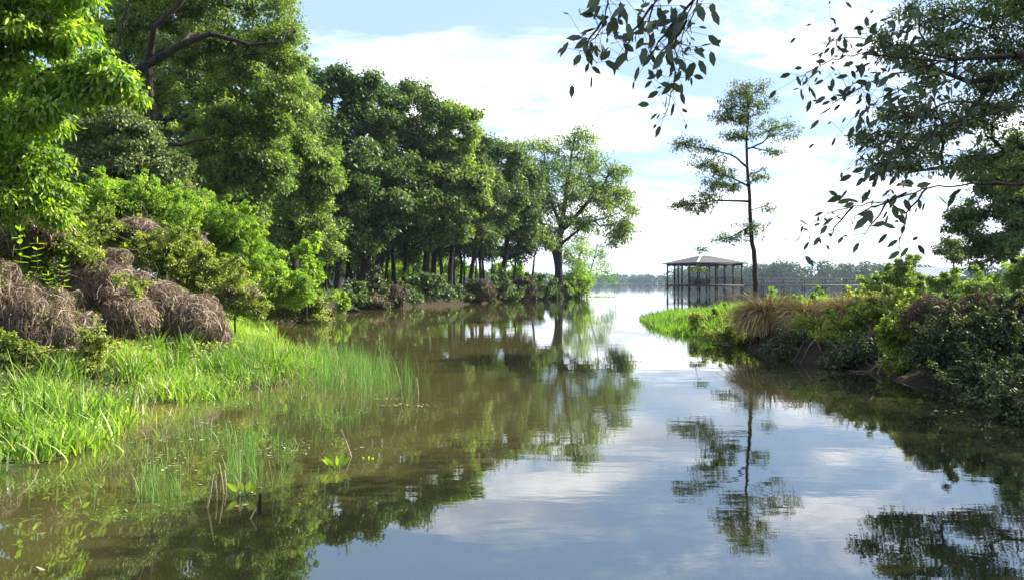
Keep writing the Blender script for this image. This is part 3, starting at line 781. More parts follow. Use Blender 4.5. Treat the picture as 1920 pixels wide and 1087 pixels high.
rng = np.random.default_rng(404)
spx = [(668, 46.5), (692, 48), (720, 50), (765, 53), (790, 55), (818, 57), (845, 58.5), (872, 60), (925, 64), (955, 67.5), (992, 74), (1030, 80)]
bb_ = []
for i, (px, D) in enumerate(spx):
    y_ = HY + (CAMZ - .55) * F / D
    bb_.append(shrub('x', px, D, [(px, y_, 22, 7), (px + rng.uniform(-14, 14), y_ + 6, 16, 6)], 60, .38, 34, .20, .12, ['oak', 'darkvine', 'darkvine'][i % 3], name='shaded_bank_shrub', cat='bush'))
for k, o in enumerate(sorted(bb_, key=lambda o: o.location.x / o.location.y)):
    o['label'] = 'low shaded shrub hugging the far bank edge, %s from its left end' % ORD[k]; o['group'] = 'low shrubs along the far bank edge'
protoS = tree('x', 700, 60, [(700, 460, 26, 28), (690, 485, 18, 16), (712, 440, 20, 20)], .06, 60, .5, 34, .2, .12, 'elm', step=.6, name='understory_sapling', low=.1, hollow=False, inner=.7, group='leafy saplings under the far bank trees')
sap = [protoS]
for px, D in [(612, 50), (672, 66), (765, 66), (848, 76), (660, 80), (720, 92), (806, 90)]:
    c = protoS.copy(); sc.collection.objects.link(c); sap.append(c)
    c.location = tuple(base_at(px, D)); c.rotation_euler = (0, 0, rng.uniform(0, 6.28)); s_ = rng.uniform(.7, 1.3); c.scale = (s_, s_, s_ * rng.uniform(.8, 1.1))
    for ch in protoS.children:
        d = ch.copy(); sc.collection.objects.link(d); d.parent = c
rank_labels(sap, 'leafy sapling under the far bank trees, %s from the left')
# ---- right bank trees
b = base_at(1417, 36)
tree('slim lone tree with sparse layered crown on the right bank', 1417, 36,
     [(1400, 175, 38, 32), (1415, 200, 30, 25), (1365, 205, 26, 22), (1350, 225, 14, 12), (1458, 243, 32, 24), (1450, 285, 20, 10), (1285, 272, 34, 14), (1330, 280, 20, 8), (1330, 310, 34, 18), (1365, 325, 25, 16), (1375, 350, 16, 14), (1275, 385, 38, 13), (1325, 372, 28, 18), (1310, 395, 20, 8), (1410, 430, 26, 22), (1360, 447, 26, 11), (1318, 468, 12, 6), (1300, 505, 16, 6), (1440, 390, 12, 10), (1380, 255, 40, 12), (1420, 330, 20, 14), (1395, 225, 35, 16), (1350, 345, 40, 12)],
     .125, 1150, .20, 10, .125, .06, 'oakdull', bark='bark', pts=[(1416, 500), (1409, 440), (1404, 350), (1400, 280), (1403, 200), (1399, 160)], step=.35, tip=.006, low=.12, name='slim_tree', inner=.95, hollow=False, droop=.25, up=.02,
     limbs=[(PL([(1407, 378), (1350, 376), (1300, 383), (1250, 388)], 36), [.06, .045, .03, .015]), (PL([(1402, 318), (1370, 290), (1320, 278), (1265, 268)], 35.5), [.05, .035, .025, .012]), (PL([(1401, 290), (1430, 268), (1455, 240), (1475, 235)], 36.5), [.05, .035, .02, .01]), (PL([(1404, 350), (1375, 335), (1330, 315)], 36), [.045, .03, .015]), (PL([(1408, 425), (1370, 445), (1340, 452)], 36), [.04, .025, .012]), (PL([(1370, 455), (1335, 462), (1312, 470)], 36), [.015, .012, .008])])
tree('large shady tree with dark limbs reaching in from the right edge', 2230, 20.5,
     [(1905, 30, 90, 50), (1800, 40, 60, 35), (1720, 30, 45, 25), (1830, 130, 80, 40), (1735, 140, 60, 28), (1770, 235, 80, 30), (1690, 260, 60, 26), (1650, 300, 45, 20), (1890, 220, 70, 40), (1740, 310, 80, 24), (1850, 300, 60, 26), (1690, 200, 60, 24), (1870, 180, 70, 35), (1740, 85, 60, 26), (1900, 105, 60, 40), (1660, 110, 40, 22), (1620, 260, 30, 16), (1640, 60, 30, 18), (1920, 330, 60, 30), (2040, 60, 150, 130), (2150, 240, 180, 160), (2020, 260, 80, 60), (1990, -90, 200, 90), (2250, -60, 200, 180)], .35, 2300, .30, 36, .105, .055, 'oakdull', pts=[(2215, 420), (2190, 250), (2180, 50), (2200, -150)], step=.4, tip=.009, name='shady_tree', inner=.4,
     limbs=[(PL([(2195, 260), (2060, 175), (1930, 130), (1820, 155), (1730, 120)], 20), [.2, .15, .11, .07, .03]), (PL([(2200, 320), (2040, 300), (1915, 275), (1800, 312), (1700, 325)], 20.5), [.18, .13, .09, .06, .02]), (PL([(2190, 200), (2000, 60), (1900, 0)], 21), [.18, .1, .04])])
tree('dark leafy tree behind the right bank against the sky', 1915, 34, [(1890, 370, 60, 45), (1850, 320, 45, 32), (1870, 430, 70, 45), (1815, 440, 40, 30), (1920, 310, 60, 50), (1800, 400, 30, 22), (1840, 480, 50, 25), (1980, 400, 80, 90)], 0.22, 731, 0.35, 71, 0.13, 0.08, 'oak', step=.5, name='leafy_tree', bark='bark')
tree('thin sparse tree in front of the metal roofed shed', 1790, 31, [(1785, 455, 26, 18), (1765, 470, 18, 12), (1800, 480, 20, 16)], .05, 70, .25, 26, .1, .05, 'oakdull', bark='greybark', step=.3, name='thin_tree', hollow=False, low=.3)
# ---- right bank shrubs
shrub('dark green bush rising behind the right bank', 1680, 27, [(1690, 522, 30, 20), (1655, 545, 30, 9), (1715, 553, 30, 10)], 90, .3, 60, .1, .06, 'elm', name='bush', cat='bush')
shrub('wide low green growth below the metal roofed shed', 1830, 27, [(1800, 535, 60, 10), (1880, 538, 60, 14), (1950, 525, 60, 26)], 190, .3, 60, .1, .05, 'elm', name='undergrowth', cat='bush')
shrub('round lime bush right of the slim tree', 1460, 30, [(1458, 566, 24, 7)], 50, .2, 55, .07, .04, 'lime', name='bush', cat='bush', shoots=.04)
shrub('lime bush at the middle of the right bank', 1530, 28, [(1532, 567, 30, 8)], 60, .2, 55, .07, .04, 'lime', name='bush', cat='bush', shoots=.04)
shrub('yellow green bush on the crest of the right bank', 1595, 21, [(1600, 572, 40, 12), (1640, 562, 35, 18)], 130, .2, 60, .07, .04, 'ivy', name='bush', cat='bush', shoots=.08)
for lab, px, D, bl in [
    ('low yellow green weeds just right of the bright tip grass', 1400, 25, [(1385, 592, 34, 12), (1430, 585, 34, 11)]),
    ('leafy weeds above the big reddish tussock', 1470, 23, [(1480, 588, 40, 10), (1440, 595, 25, 8)]),
    ('lime weeds on the bank crest above the green tussock', 1545, 20, [(1550, 586, 38, 12), (1510, 586, 30, 9)]),
    ('weeds hanging at the left foot of the right bank', 1365, 24, [(1330, 600, 34, 16), (1365, 612, 25, 14)])]:
    shrub(lab, px, D, bl, 120, .16, 50, .07, .04, 'ivy', name='weeds', cat='weeds', shoots=.08)
for lab, px, D, bl, mt in [
    ('dark weeds hanging down the cut bank under the tussocks', 1540, 16.2, [(1500, 650, 40, 16), (1560, 655, 50, 20), (1460, 645, 30, 12)], 'darkvine'),
    ('shaded creeper trailing into the water left of the ivy curtain', 1620, 14.6, [(1610, 660, 45, 28), (1640, 690, 35, 16), (1575, 672, 30, 12)], 'darkvine'),
    ('low green weeds spilling over the waterline below the fallen branch', 1400, 20.2, [(1400, 630, 40, 7), (1350, 622, 30, 8)], 'ivy')]:
    shrub(lab, px, D, bl, 170, .13, 34, .06, .035, mt, name='hanging_weeds', cat='weeds', hang=.9, shoots=.05)
shrub('bright ivy covering the bank beside the grass tussocks', 1630, 15.5, [(1600, 605, 50, 18), (1650, 605, 50, 28), (1700, 590, 60, 26), (1690, 620, 45, 25), (1560, 625, 30, 14)], 330, .16, 62, .055, .038, 'ivy', name='ivy_bush', cat='bush')
shrub('ivy curtain drooping from the bank to the water', 1690, 13.3, [(1680, 625, 22, 50), (1670, 675, 14, 40), (1700, 680, 22, 36), (1730, 620, 45, 50), (1720, 690, 35, 30)], 260, .13, 50, .05, .034, 'ivy', name='ivy_curtain', cat='vine')
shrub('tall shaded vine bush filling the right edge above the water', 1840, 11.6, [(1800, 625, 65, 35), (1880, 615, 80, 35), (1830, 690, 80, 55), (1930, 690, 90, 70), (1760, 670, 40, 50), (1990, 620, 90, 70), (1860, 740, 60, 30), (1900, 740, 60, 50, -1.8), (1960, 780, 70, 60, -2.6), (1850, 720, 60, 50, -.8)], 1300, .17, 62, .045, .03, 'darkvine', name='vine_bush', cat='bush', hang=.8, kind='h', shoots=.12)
vinemound('shaded brown vine tangle hanging on the right edge bush', 1790, 12.4, [(1760, 600, 60, 40), (1850, 580, 80, 26), (1810, 650, 60, 60), (1900, 590, 50, 30)], 7000, .5, .010, 'brownvine', 'darkvine', 120, 'vine_tangle_mound')

# ---- grass blades
def blades(X, Y, Z, h, wd, rng, lean=.35, segs=3, az=None, droop=.25):
    n = len(X)
    az = rng.uniform(0, 2 * math.pi, n) if az is None else az
    ld = np.stack([np.cos(az), np.sin(az), np.zeros(n)], 1)
    hh = h * (rng.uniform(.35, 1.0, n) + .35 * rng.random(n) ** 4); ww = wd * rng.uniform(.6, 1.3, n); le = lean * rng.uniform(.2, 1.3, n)
    fa = rng.uniform(0, 2 * math.pi, n)
    side = np.stack([np.cos(fa), np.sin(fa), np.zeros(n)], 1)
    base = np.stack([X, Y, Z], 1)
    rows = []
    for s in range(segs + 1):
        u = s / segs
        p = base + ld * (le * hh * u ** 1.6)[:, None]
        p[:, 2] += hh * (u - droop * u * u * le)
        w_ = ww * (1 - .85 * u ** 1.8) * (.7 if s == 0 else 1)
        rows.append(np.stack([p - side * w_[:, None] / 2, p + side * w_[:, None] / 2], 1))
    V = np.stack(rows, 1).reshape(-1, 3)
    b = (np.arange(n) * (segs + 1) * 2)[:, None]; i = np.arange(segs) * 2
    Q = np.stack([b + i, b + i + 1, b + i + 3, b + i + 2], -1).reshape(-1, 4)
    return V, Q, segs
def inpoly(poly, n, rng):
    poly = np.array(poly, float); lo, hi = poly.min(0), poly.max(0); out_ = np.zeros((0, 2))
    while len(out_) < n:
        c = rng.uniform(lo, hi, (n * 2, 2)); out_ = np.concatenate([out_, c[sdist(c[:, 0], c[:, 1], poly) > 0]])
    return out_[:n]
def pxpoly(pts): return [((x - CX) / F * (CAMZ * F / (y - HY)), CAMZ * F / (y - HY)) for x, y in pts]
def grass(name, label, poly, n, h, wd, mat, seed, lean=.35, patch=0.0, zmin=-.05, tint=(0, 1), droop=.25, cat='grass', only=None, segs=3, ragged=0.0):
    rng = np.random.default_rng(seed)
    p = inpoly(poly, n, rng)
    if patch:
        k = np.sin(p[:, 0] * 2.1 + 1.7 * np.sin(p[:, 1] * 1.3)) * np.sin(p[:, 1] * 1.9 + p[:, 0]) + rng.normal(size=len(p)) * .35
        p = p[k > patch - 1]
    if ragged:
        p = p + rng.normal(size=p.shape) * ragged * (rng.random((len(p), 1)) < .35)
    z = ground_h(p[:, 0], p[:, 1])
    if only == 'land': p = p[z > 0]; z = z[z > 0]
    z = np.maximum(z, zmin)
    cl = np.clip(.74 + .4 * np.sin(p[:, 0] * 3.1 + np.sin(p[:, 1] * 2.1)) * np.sin(p[:, 1] * 2.7 + p[:, 0]) + .3 * np.sin(p[:, 0] * 11 + 3 * np.sin(p[:, 1] * 5)) * np.sin(p[:, 1] * 9), .2, 1.4)
    V, Q, s = blades(p[:, 0], p[:, 1], z, h * cl, wd, rng, lean, segs, droop=droop)
    t = np.clip(rng.uniform(*tint, len(p)) * .6 + .4 * (tint[0] + (tint[1] - tint[0]) * (.5 + .5 * np.sin(p[:, 0] * 1.3 + p[:, 1] * .8))), 0, 1)
    o = meshobj(name, V, Q, M[mat], tint=np.repeat(t, s))
    return props(o, label, cat, None, 'stuff')
grass('marsh_grass', 'bright broad bladed marsh grass at the lower left waterline', pxpoly([(-220, 900), (0, 905), (60, 870), (150, 850), (230, 815), (260, 790), (200, 775), (100, 768), (-80, 775), (-260, 820)]), 14000, .32, .024, 'grass', 11, .6, patch=.62, ragged=.18)
grass('marsh_grass', 'lime marsh grass below the dead vine mounds', pxpoly([(235, 735), (320, 762), (420, 748), (455, 715), (440, 708), (330, 695), (190, 695), (195, 715)]), 10000, .32, .022, 'grass', 12, .6, patch=.9, ragged=.25)
grass('marsh_grass', 'marsh grass band between vine mound and rushes', pxpoly([(420, 718), (500, 730), (600, 725), (620, 690), (560, 660), (470, 640), (420, 645), (400, 680)]), 9000, .42, .016, 'grass', 13, .5, patch=.9, ragged=.3)
grass('marsh_grass', 'yellow green grass strip running back beside the inlet', pxpoly([(440, 655), (490, 640), (520, 622), (500, 606), (440, 612), (410, 630)]), 6000, .38, .025, 'grass', 14, .6, tint=(.3, 1))
grass('rushes', 'stand of thin upright rushes in the shallow water', pxpoly([(590, 735), (680, 738), (700, 700), (680, 675), (600, 672), (575, 700)]), 1500, .72, .007, 'rush', 15, .25, patch=.5, ragged=.35, cat='rushes')
grass('rushes', 'thin scattered rushes at the outer edge of the stand', pxpoly([(680, 745), (785, 748), (790, 735), (770, 700), (700, 690)]), 600, .66, .006, 'rush', 16, .35, patch=.8, ragged=.3, cat='rushes')
grass('rushes', 'sparse thin stems standing in the open shallows', pxpoly([(230, 940), (500, 950), (560, 860), (700, 770), (560, 750), (300, 790), (220, 850)]), 2600, .30, .006, 'rush', 17, .45, patch=.85, ragged=.2, cat='rushes')
grass('rushes', 'clump of thin stems in the water before the marsh grass', pxpoly([(255, 945), (340, 945), (350, 890), (270, 880)]), 170, .42, .007, 'rush', 18, .25, cat='rushes')
grass('rushes', 'clump of green stems behind the broken pale reeds', pxpoly([(425, 900), (490, 900), (500, 850), (430, 850)]), 150, .40, .006, 'rush', 19, .2, cat='rushes')
grass('dead_grass', 'straw coloured dead stalks among the marsh grass', pxpoly([(-220, 900), (60, 880), (240, 815), (440, 748), (600, 735), (700, 735), (640, 670), (430, 640), (200, 665), (-100, 740)]), 3600, .38, .006, 'drygrass', 27, .9, ragged=.2)
grass('undergrowth', 'rough green undergrowth covering the left bank', [(-4.6, 9), (-4.4, 12), (-5.2, 16), (-8, 21), (-10.5, 30), (-9.5, 38), (-16, 42), (-22, 30), (-14, 14), (-9, 8)], 42000, .30, .022, 'forestgrass', 20, .6, only='land', tint=(.2, 1))
grass('wood_floor_grass', 'shaded grass on the floor of the far bank wood', [(-9.6, 43), (-7, 52), (-2.5, 61.5), (2.1, 77.5), (7, 86.5), (3, 93), (-10, 98), (-40, 112), (-48, 60), (-16, 40)], 60000, .40, .05, 'forestgrass', 21, .5, only='land')
grass('point_grass', 'low pale grass on the tip of the point', [(2, 78), (7, 85.5), (12.5, 88.5), (11, 90), (5, 94)], 4000, .22, .05, 'grass', 22, .6)
grass('bank_grass', 'bright green grass on the low tip of the right bank', [(5.6, 34), (5.0, 28), (5.0, 23.5), (6.2, 22), (8.5, 24), (9, 31), (9, 40), (8, 40)], 16000, .40, .028, 'grass', 23, .5, tint=(0, .75))
grass('bank_grass', 'tall mixed grass along the crest of the right bank', [(6.1, 21.5), (6.2, 17.5), (6.9, 15.5), (7.6, 13.5), (16, 20), (22, 38), (14, 46), (9, 40), (7.5, 28)], 30000, .30, .018, 'grass', 24, .5, only='land', tint=(.2, 1))
grass('bank_grass', 'dry straw grass mixed through the right bank', [(6.3, 20), (6.3, 17), (7.0, 15), (9, 15), (11, 20), (8, 24)], 9000, .36, .012, 'drygrass', 25, .7, only='land')
grass('bank_grass', 'green grass in front of the metal roofed shed', [(9, 41), (14, 50), (25, 60), (36, 80), (46, 98), (90, 100), (60, 40), (22, 25)], 26000, .32, .05, 'grass', 26, .5, only='land', tint=(0, .6))

grass('bank_grass', 'shaded grass on the near slope of the right bank', [(5.2, 2), (5.7, 6), (6.3, 8.5), (6.6, 10.5), (7.5, 13), (16, 19), (24, 14), (16, 2)], 26000, .30, .016, 'forestgrass', 28, .6, only='land')
# ---- arching tussocks on the right bank
def tussock(label, px, py, D, r, n, ln, mat, seed, green=False):
    rng = np.random.default_rng(seed)
    c = P(px, py, D)
    e = empty('grass_tussock', c, label, 'grass tussock', 'arching grass tussocks on the right bank')
    az = rng.uniform(0, 2 * math.pi, n); rr = r * np.sqrt(rng.uniform(0, 1, n))
    p0 = c + np.stack([np.cos(az) * rr, np.sin(az) * rr * .8, .12 * (1 - (rr / r) ** 2) - .05], 1)
    d = np.stack([np.cos(az + rng.normal(size=n) * .4), np.sin(az + rng.normal(size=n) * .4), np.zeros(n)], 1)
    L_ = ln * rng.uniform(.6, 1.25, n); W = .010 * rng.uniform(.6, 1.3, n)
    el = rng.uniform(.55, 1.5, n); pts = [p0]; segs = 6; fall = rng.uniform(.12, .55, n)
    for s in range(segs):
        v = d * np.cos(el)[:, None]; v[:, 2] = np.sin(el)
        pts.append(pts[-1] + v * (L_ / segs)[:, None]); el = np.maximum(el - fall * rng.uniform(.7, 1.3, n), -1.5)
    pts = np.stack(pts, 1); pts[:, :, 2] = np.maximum(pts[:, :, 2], .01)
    side = np.stack([-d[:, 1], d[:, 0], rng.normal(size=n) * .3], 1)
    V = np.stack([pts - side[:, None] * W[:, None, None] / 2, pts + side[:, None] * W[:, None, None] / 2], 2).reshape(-1, 3)
    b = (np.arange(n) * (segs + 1) * 2)[:, None]; i = np.arange(segs) * 2
    Q = np.stack([b + i, b + i + 1, b + i + 3, b + i + 2], -1).reshape(-1, 4)
    meshobj('arching_blades', V, Q, M[mat], e, tint=np.repeat(rng.uniform(0, 1, n), segs))
tussock('big reddish dry grass tussock drooping over the right bank waterline', 1440, 606, 19.0, .34, 5200, .8, 'drygrass', 31)
tussock('smaller dry grass tussock with fallen reeds beside it', 1512, 604, 17.6, .25, 2600, .6, 'drygrass', 32)
tussock('green and straw tussock overhanging the dark cut bank', 1535, 628, 16.6, .22, 2200, .55, 'ivy', 33)
tussock('dry tussock tucked against the bright ivy', 1598, 600, 16.4, .28, 2600, .62, 'drygrass', 34)
rng = np.random.default_rng(515); rt = []
for q in range(150):
    y_ = rng.uniform(13.2, 21); x_ = 5.2 + rng.uniform(0, 2.4)
    if not 0 < sdist(np.array([x_]), np.array([y_]), RIGHT)[0] < 1.4: continue
    z_ = gz(x_, y_); pts_ = [np.array([x_, y_, z_ + .03])]
    v_ = np.array([-.6, -.8, -.2]) + rng.normal(size=3) * .5
    for k_ in range(5):
        v_ = v_ + rng.normal(size=3) * .35; p_ = pts_[-1] + unit(v_) * .14
        p_[2] = max(gz(p_[0], p_[1]) + .025, .0) + rng.uniform(0, .04); pts_.append(p_)
    rt.append(polytube(pts_, np.linspace(rng.uniform(.008, .02), .004, 6), 5))
props(meshobj('bank_roots', *join(rt), M['greybark'], smooth=True), 'tangle of exposed roots on the cut bank below the tussocks', 'roots', None, 'stuff')
# ---- bare twig bush by the slim tree, fallen branches
def twigbush(label, px, D, n, hgt, spread, seed, bark='greybark'):
    rng = np.random.default_rng(seed); b = base_at(px, D)
    e = empty('bare_bush', b, label, 'bare bush')
    parts = []
    for i in range(n):
        a = rng.uniform(0, 6.28); h = hgt * rng.uniform(.5, 1); k = 7
        s = np.linspace(0, 1, k)[:, None]
        d = np.array([math.cos(a), math.sin(a), 0]) * spread * rng.uniform(.2, 1)
        pts = b + d * s ** 1.3 + np.array([0, 0, 1]) * h * (s - .25 * s * s) + np.cumsum(rng.normal(size=(k, 3)) * .03, 0)
        parts.append(polytube(pts, np.linspace(.018, .005, k), 4))
        for j in range(4):
            q = pts[rng.integers(2, k)]; v = rng.normal(size=3) * .25 + [0, 0, .1]
            parts.append(polytube([q, q + v * .6, q + v], [.007, .005, .003], 3))
    meshobj('twigs', *join(parts), M[bark], e, smooth=True)
twigbush('tangle of bare grey twigs at the foot of the slim tree', 1385, 36, 70, 1.5, 1.3, 41)
def logthing(name, label, cat, pts, radii, mat='bark', group=None):
    V, Q = polytube(pts, radii, 7)
    o = meshobj(name, V, Q, M[mat], smooth=True, origin=np.array(pts[0]))
    return props(o, label, cat, group)
logthing('fallen_branch', 'dark fallen branch lying into the water below the dry tussock', 'branch', [P(1335, 640, 20.5), P(1380, 636, 20.3), P(1430, 630, 19.8), P(1470, 622, 19.2)], [.02, .035, .05, .06])
logthing('fallen_branch', 'thin dark branch on the mud below the longer fallen branch', 'branch', [P(1430, 655, 18.3), P(1470, 648, 18.2), P(1530, 652, 17.6)], [.015, .03, .03])
logthing('driftwood', 'dark driftwood stub at the left end of the far bank waterline', 'driftwood', [P(650, 583, 43), P(665, 580, 43), P(676, 584, 43)], [.08, .12, .06])

# ---- overhanging branches close to the camera
def overhang(e, name, twigs, D, n_per, ln, wd, rng, mat='hang', jit=.12, dvar=.5, r0=.008):
    for tw in twigs:
        tp = []
        dd = D + rng.uniform(-dvar, dvar)
        pts = np.array([P(x, y, dd + .12 * i) for i, (x, y) in enumerate(tw)])
        seg = np.linalg.norm(np.diff(pts, axis=0), axis=1); cum = np.concatenate([[0], np.cumsum(seg)])
        k = max(4, int(cum[-1] / .05)); s = np.linspace(0, cum[-1], k)
        q = np.stack([np.interp(s, cum, pts[:, i]) for i in range(3)], 1) + rng.normal(size=(k, 3)) * .006
        tp.append(polytube(q, np.linspace(r0, .002, k), 5))
        nl = int(cum[-1] * n_per)
        u = rng.uniform(.12, 1, nl) ** .8
        sl = u * cum[-1]
        c = np.stack([np.interp(sl, s, q[:, i]) for i in range(3)], 1)
        off = rng.normal(size=(nl, 3)) * jit * .5
        tp.append(tubes(c, c + off, np.full(nl, .0018), np.full(nl, .001), k=3))
        C = c + off
        Dd = unit(off) * .8 + rng.normal(size=(nl, 3)) * .45 + np.array([-.25, 0, -.45])
        Dd[:, 1] *= .5
        o = meshobj(name, *join(tp), M['twig'], e, smooth=True)
        sz = rng.uniform(.35, 1.25, nl)
        V, Q, f = leafmesh(C, Dd, rng.normal(size=(nl, 3)) * .6 + np.array([0, -1.0, .3]), ln * sz, wd * sz, 'h', .12)
        meshobj('leaves', V, Q, M[mat], o, tint=np.repeat(rng.uniform(0, 1, nl), f))
rng = np.random.default_rng(77)
# the tree above the camera (out of frame) whose bough hangs into the top of the view
bA = np.array([7.2, 1.5, gz(7.2, 1.5)])
eA = empty('overhanging_tree', bA, 'dark backlit leafy spray hanging into the top centre of the sky', 'tree branch')
Tn = sample_clumps([(np.array([5.2, 5.2, 7.2]), np.array([2.6, 2.2, 1.5])), (np.array([3.6, 3.4, 6.0]), np.array([1.8, 1.6, .9])), (np.array([7.5, 3, 8]), np.array([3, 3, 2]))], 420, rng)
pos, par, r = skeleton([bA, bA + [-.3, .5, 3.5], bA + [-.8, 1.2, 6], bA + [-1, 1.5, 8]], [.22, .18, .12, .04],
    [([bA + [-.4, .7, 4], np.array([4.5, 3.6, 5.2]), np.array([2.6, 4.0, 4.4]), np.array([1.3, 4.0, 3.45])], [.09, .07, .04, .012])], Tn, rng, .35, .4, .006)
V, Q = skel_mesh(pos, par, r); meshobj('trunk', V, Q, M['bark'], eA, smooth=True)
V, Q, t = foliage(Tn, .34, 75, .09, .045, rng); meshobj('crown', V, Q, M['oakdull'], eA, tint=t)
overhang(eA, 'hanging_twig', [
    [(1430, -150), (1345, -70), (1300, 0), (1285, 40), (1275, 80), (1278, 105)], [(1300, 0), (1262, 50), (1255, 90), (1266, 140), (1258, 180), (1248, 220)],
    [(1290, -60), (1225, 5), (1215, 50), (1222, 95), (1210, 125)], [(1225, 10), (1190, 55), (1172, 85), (1178, 115)],
    [(1290, -60), (1140, -10), (1138, 30), (1115, 70), (1085, 100)], [(1140, 30), (1108, 60), (1098, 95), (1118, 120)],
    [(1345, -70), (1310, -10), (1300, 25), (1290, 60)], [(1262, 50), (1235, 75), (1220, 110)], [(1285, 40), (1262, 75), (1272, 120)]], 4.1, 46, .085, .042, rng, dvar=.3, jit=.15)
bB = np.array([8.6, 6.2, gz(8.6, 6.2)])
eB = empty('overhanging_tree', bB, 'near dark boughs with long pointed leaves reaching in from the right edge', 'tree branch')
Tn = sample_clumps([(np.array([7.8, 7.2, 6.0]), np.array([2.0, 2.2, 1.6])), (np.array([9, 8.5, 6.6]), np.array([2.5, 2.5, 2])), (np.array([12.6, 10.6, 6.0]), np.array([3.2, 2.3, 2.4])), (np.array([11.6, 8.6, 5.4]), np.array([2.4, 2.2, 1.8]))], 650, rng)
pos, par, r = skeleton([bB, bB + [-.1, .1, 2.5], bB + [-.2, .3, 5], bB + [0, .5, 7]], [.16, .13, .08, .03],
    [([bB + [-.1, .1, 2.6], P(2100, 60, 6.0), P(1900, 105, 5.6), P(1780, 112, 5.4)], [.07, .05, .03, .014]), ([bB + [-.1, .1, 2.2], P(2150, 300, 6.0), P(1950, 345, 5.6), P(1840, 345, 5.4)], [.05, .035, .02, .010]), ([bB + [-.1, .1, 2.3], P(2150, 190, 6), P(1920, 200, 5.6)], [.05, .03, .012])], Tn, rng, .35, .4, .006)
V, Q = skel_mesh(pos, par, r); meshobj('trunk', V, Q, M['bark'], eB, smooth=True)
V, Q, t = foliage(Tn, .34, 75, .09, .045, rng); meshobj('crown', V, Q, M['oakdull'], eB, tint=t)
overhang(eB, 'hanging_twig', [
    [(1850, 108), (1780, 112), (1700, 90), (1640, 75), (1590, 70), (1545, 82)], [(1780, 112), (1690, 108), (1620, 100), (1560, 112), (1515, 135), (1498, 158)],
    [(1760, 118), (1680, 140), (1620, 160), (1570, 190), (1545, 205)], [(1820, 110), (1720, 155), (1650, 185), (1600, 215)],
    [(1850, 60), (1780, 30), (1720, 45), (1680, 60)], [(1850, 108), (1770, 160), (1700, 200)]], 5.4, 58, .085, .038, rng, dvar=.35, jit=.2)
overhang(eB, 'hanging_twig', [
    [(1920, 200), (1820, 225), (1730, 240), (1660, 262), (1605, 290)], [(1820, 225), (1730, 270), (1660, 305), (1620, 330)],
    [(1900, 205), (1790, 190), (1700, 225), (1640, 250)], [(1760, 235), (1700, 300), (1650, 340)]], 5.5, 62, .08, .038, rng, dvar=.35, jit=.24)
overhang(eB, 'hanging_twig', [
    [(1950, 345), (1840, 345), (1740, 352), (1670, 375), (1600, 388), (1545, 402), (1505, 435), (1480, 465)], [(1670, 375), (1640, 410), (1625, 440)],
    [(1600, 388), (1568, 420), (1552, 450)], [(1740, 352), (1700, 395), (1690, 440), (1680, 465)], [(1700, 360), (1610, 400), (1590, 430)]], 5.2, 24, .10, .045, rng, dvar=.3, jit=.14)

# ---- floating and emergent plants in the shallows
def arrowhead(label, px, py, n, ln, seed):
    rng = np.random.default_rng(seed); D = CAMZ * F / (py - HY); b = np.array([(px - CX) / F * D, D, 0.0])
    e = empty('arrowhead_plant', b, label, 'water plant', 'broad leaved water plants')
    for i in range(n):
        a = (i / max(1, n - 1) - .5) * 1.5 + rng.normal() * .12
        d = np.array([math.sin(a) * .8, rng.normal() * .25, 1.0])
        base = b + np.array([math.sin(a) * .02, 0, -.03]); sl = ln * .75
        mid = base + d * sl * .9
        meshobj('stalk', *polytube([base, (base + mid) / 2 + [0, 0, .01], mid], [.006, .005, .004], 6), M['rush'], e, tint=None, smooth=True)
        L1 = ln * rng.uniform(.8, 1.1)
        # broad oval blade, cupped, as a strip of quads
        u = np.linspace(0, 1, 7); wd = np.array([.25, .75, 1.0, .95, .75, .42, .05]) * L1 * .24
        dirv = unit(d + np.array([math.sin(a) * .5, 0, 0])); side = unit(np.cross(dirv, np.array([rng.normal() * .3, 1.0, 0.2])))
        nn = np.cross(side, dirv)
        ctr = mid + dirv * (u * L1)[:, None] + np.array([math.sin(a), -.2, -.1]) * (u ** 2 * L1 * .22)[:, None]
        Lf = ctr + side * wd[:, None] + nn * (wd * .3)[:, None]; Rt = ctr - side * wd[:, None] + nn * (wd * .3)[:, None]
        V = np.concatenate([Lf, ctr, Rt]); q = []
        for j in range(6):
            q += [[j, j + 1, 8 + j, 7 + j], [7 + j, 8 + j, 15 + j, 14 + j]]
        meshobj('leaf', V, q, M['lime'], e, tint=np.full(12, rng.uniform(.6, 1)), smooth=True)
arrowhead('bright broad leaved plant alone in the open shallows', 632, 880, 5, .10, 51)
arrowhead('broad leaved plant beside the broken pale reeds', 457, 930, 4, .10, 52)
arrowhead('small broad leaf standing among the weeds at lower left', 142, 955, 2, .06, 53)
arrowhead('tiny leafy plant just above the lone broad leaved plant', 690, 858, 3, .035, 54)
arrowhead('small floating leaf cluster right of the dark stub', 572, 943, 2, .035, 55)
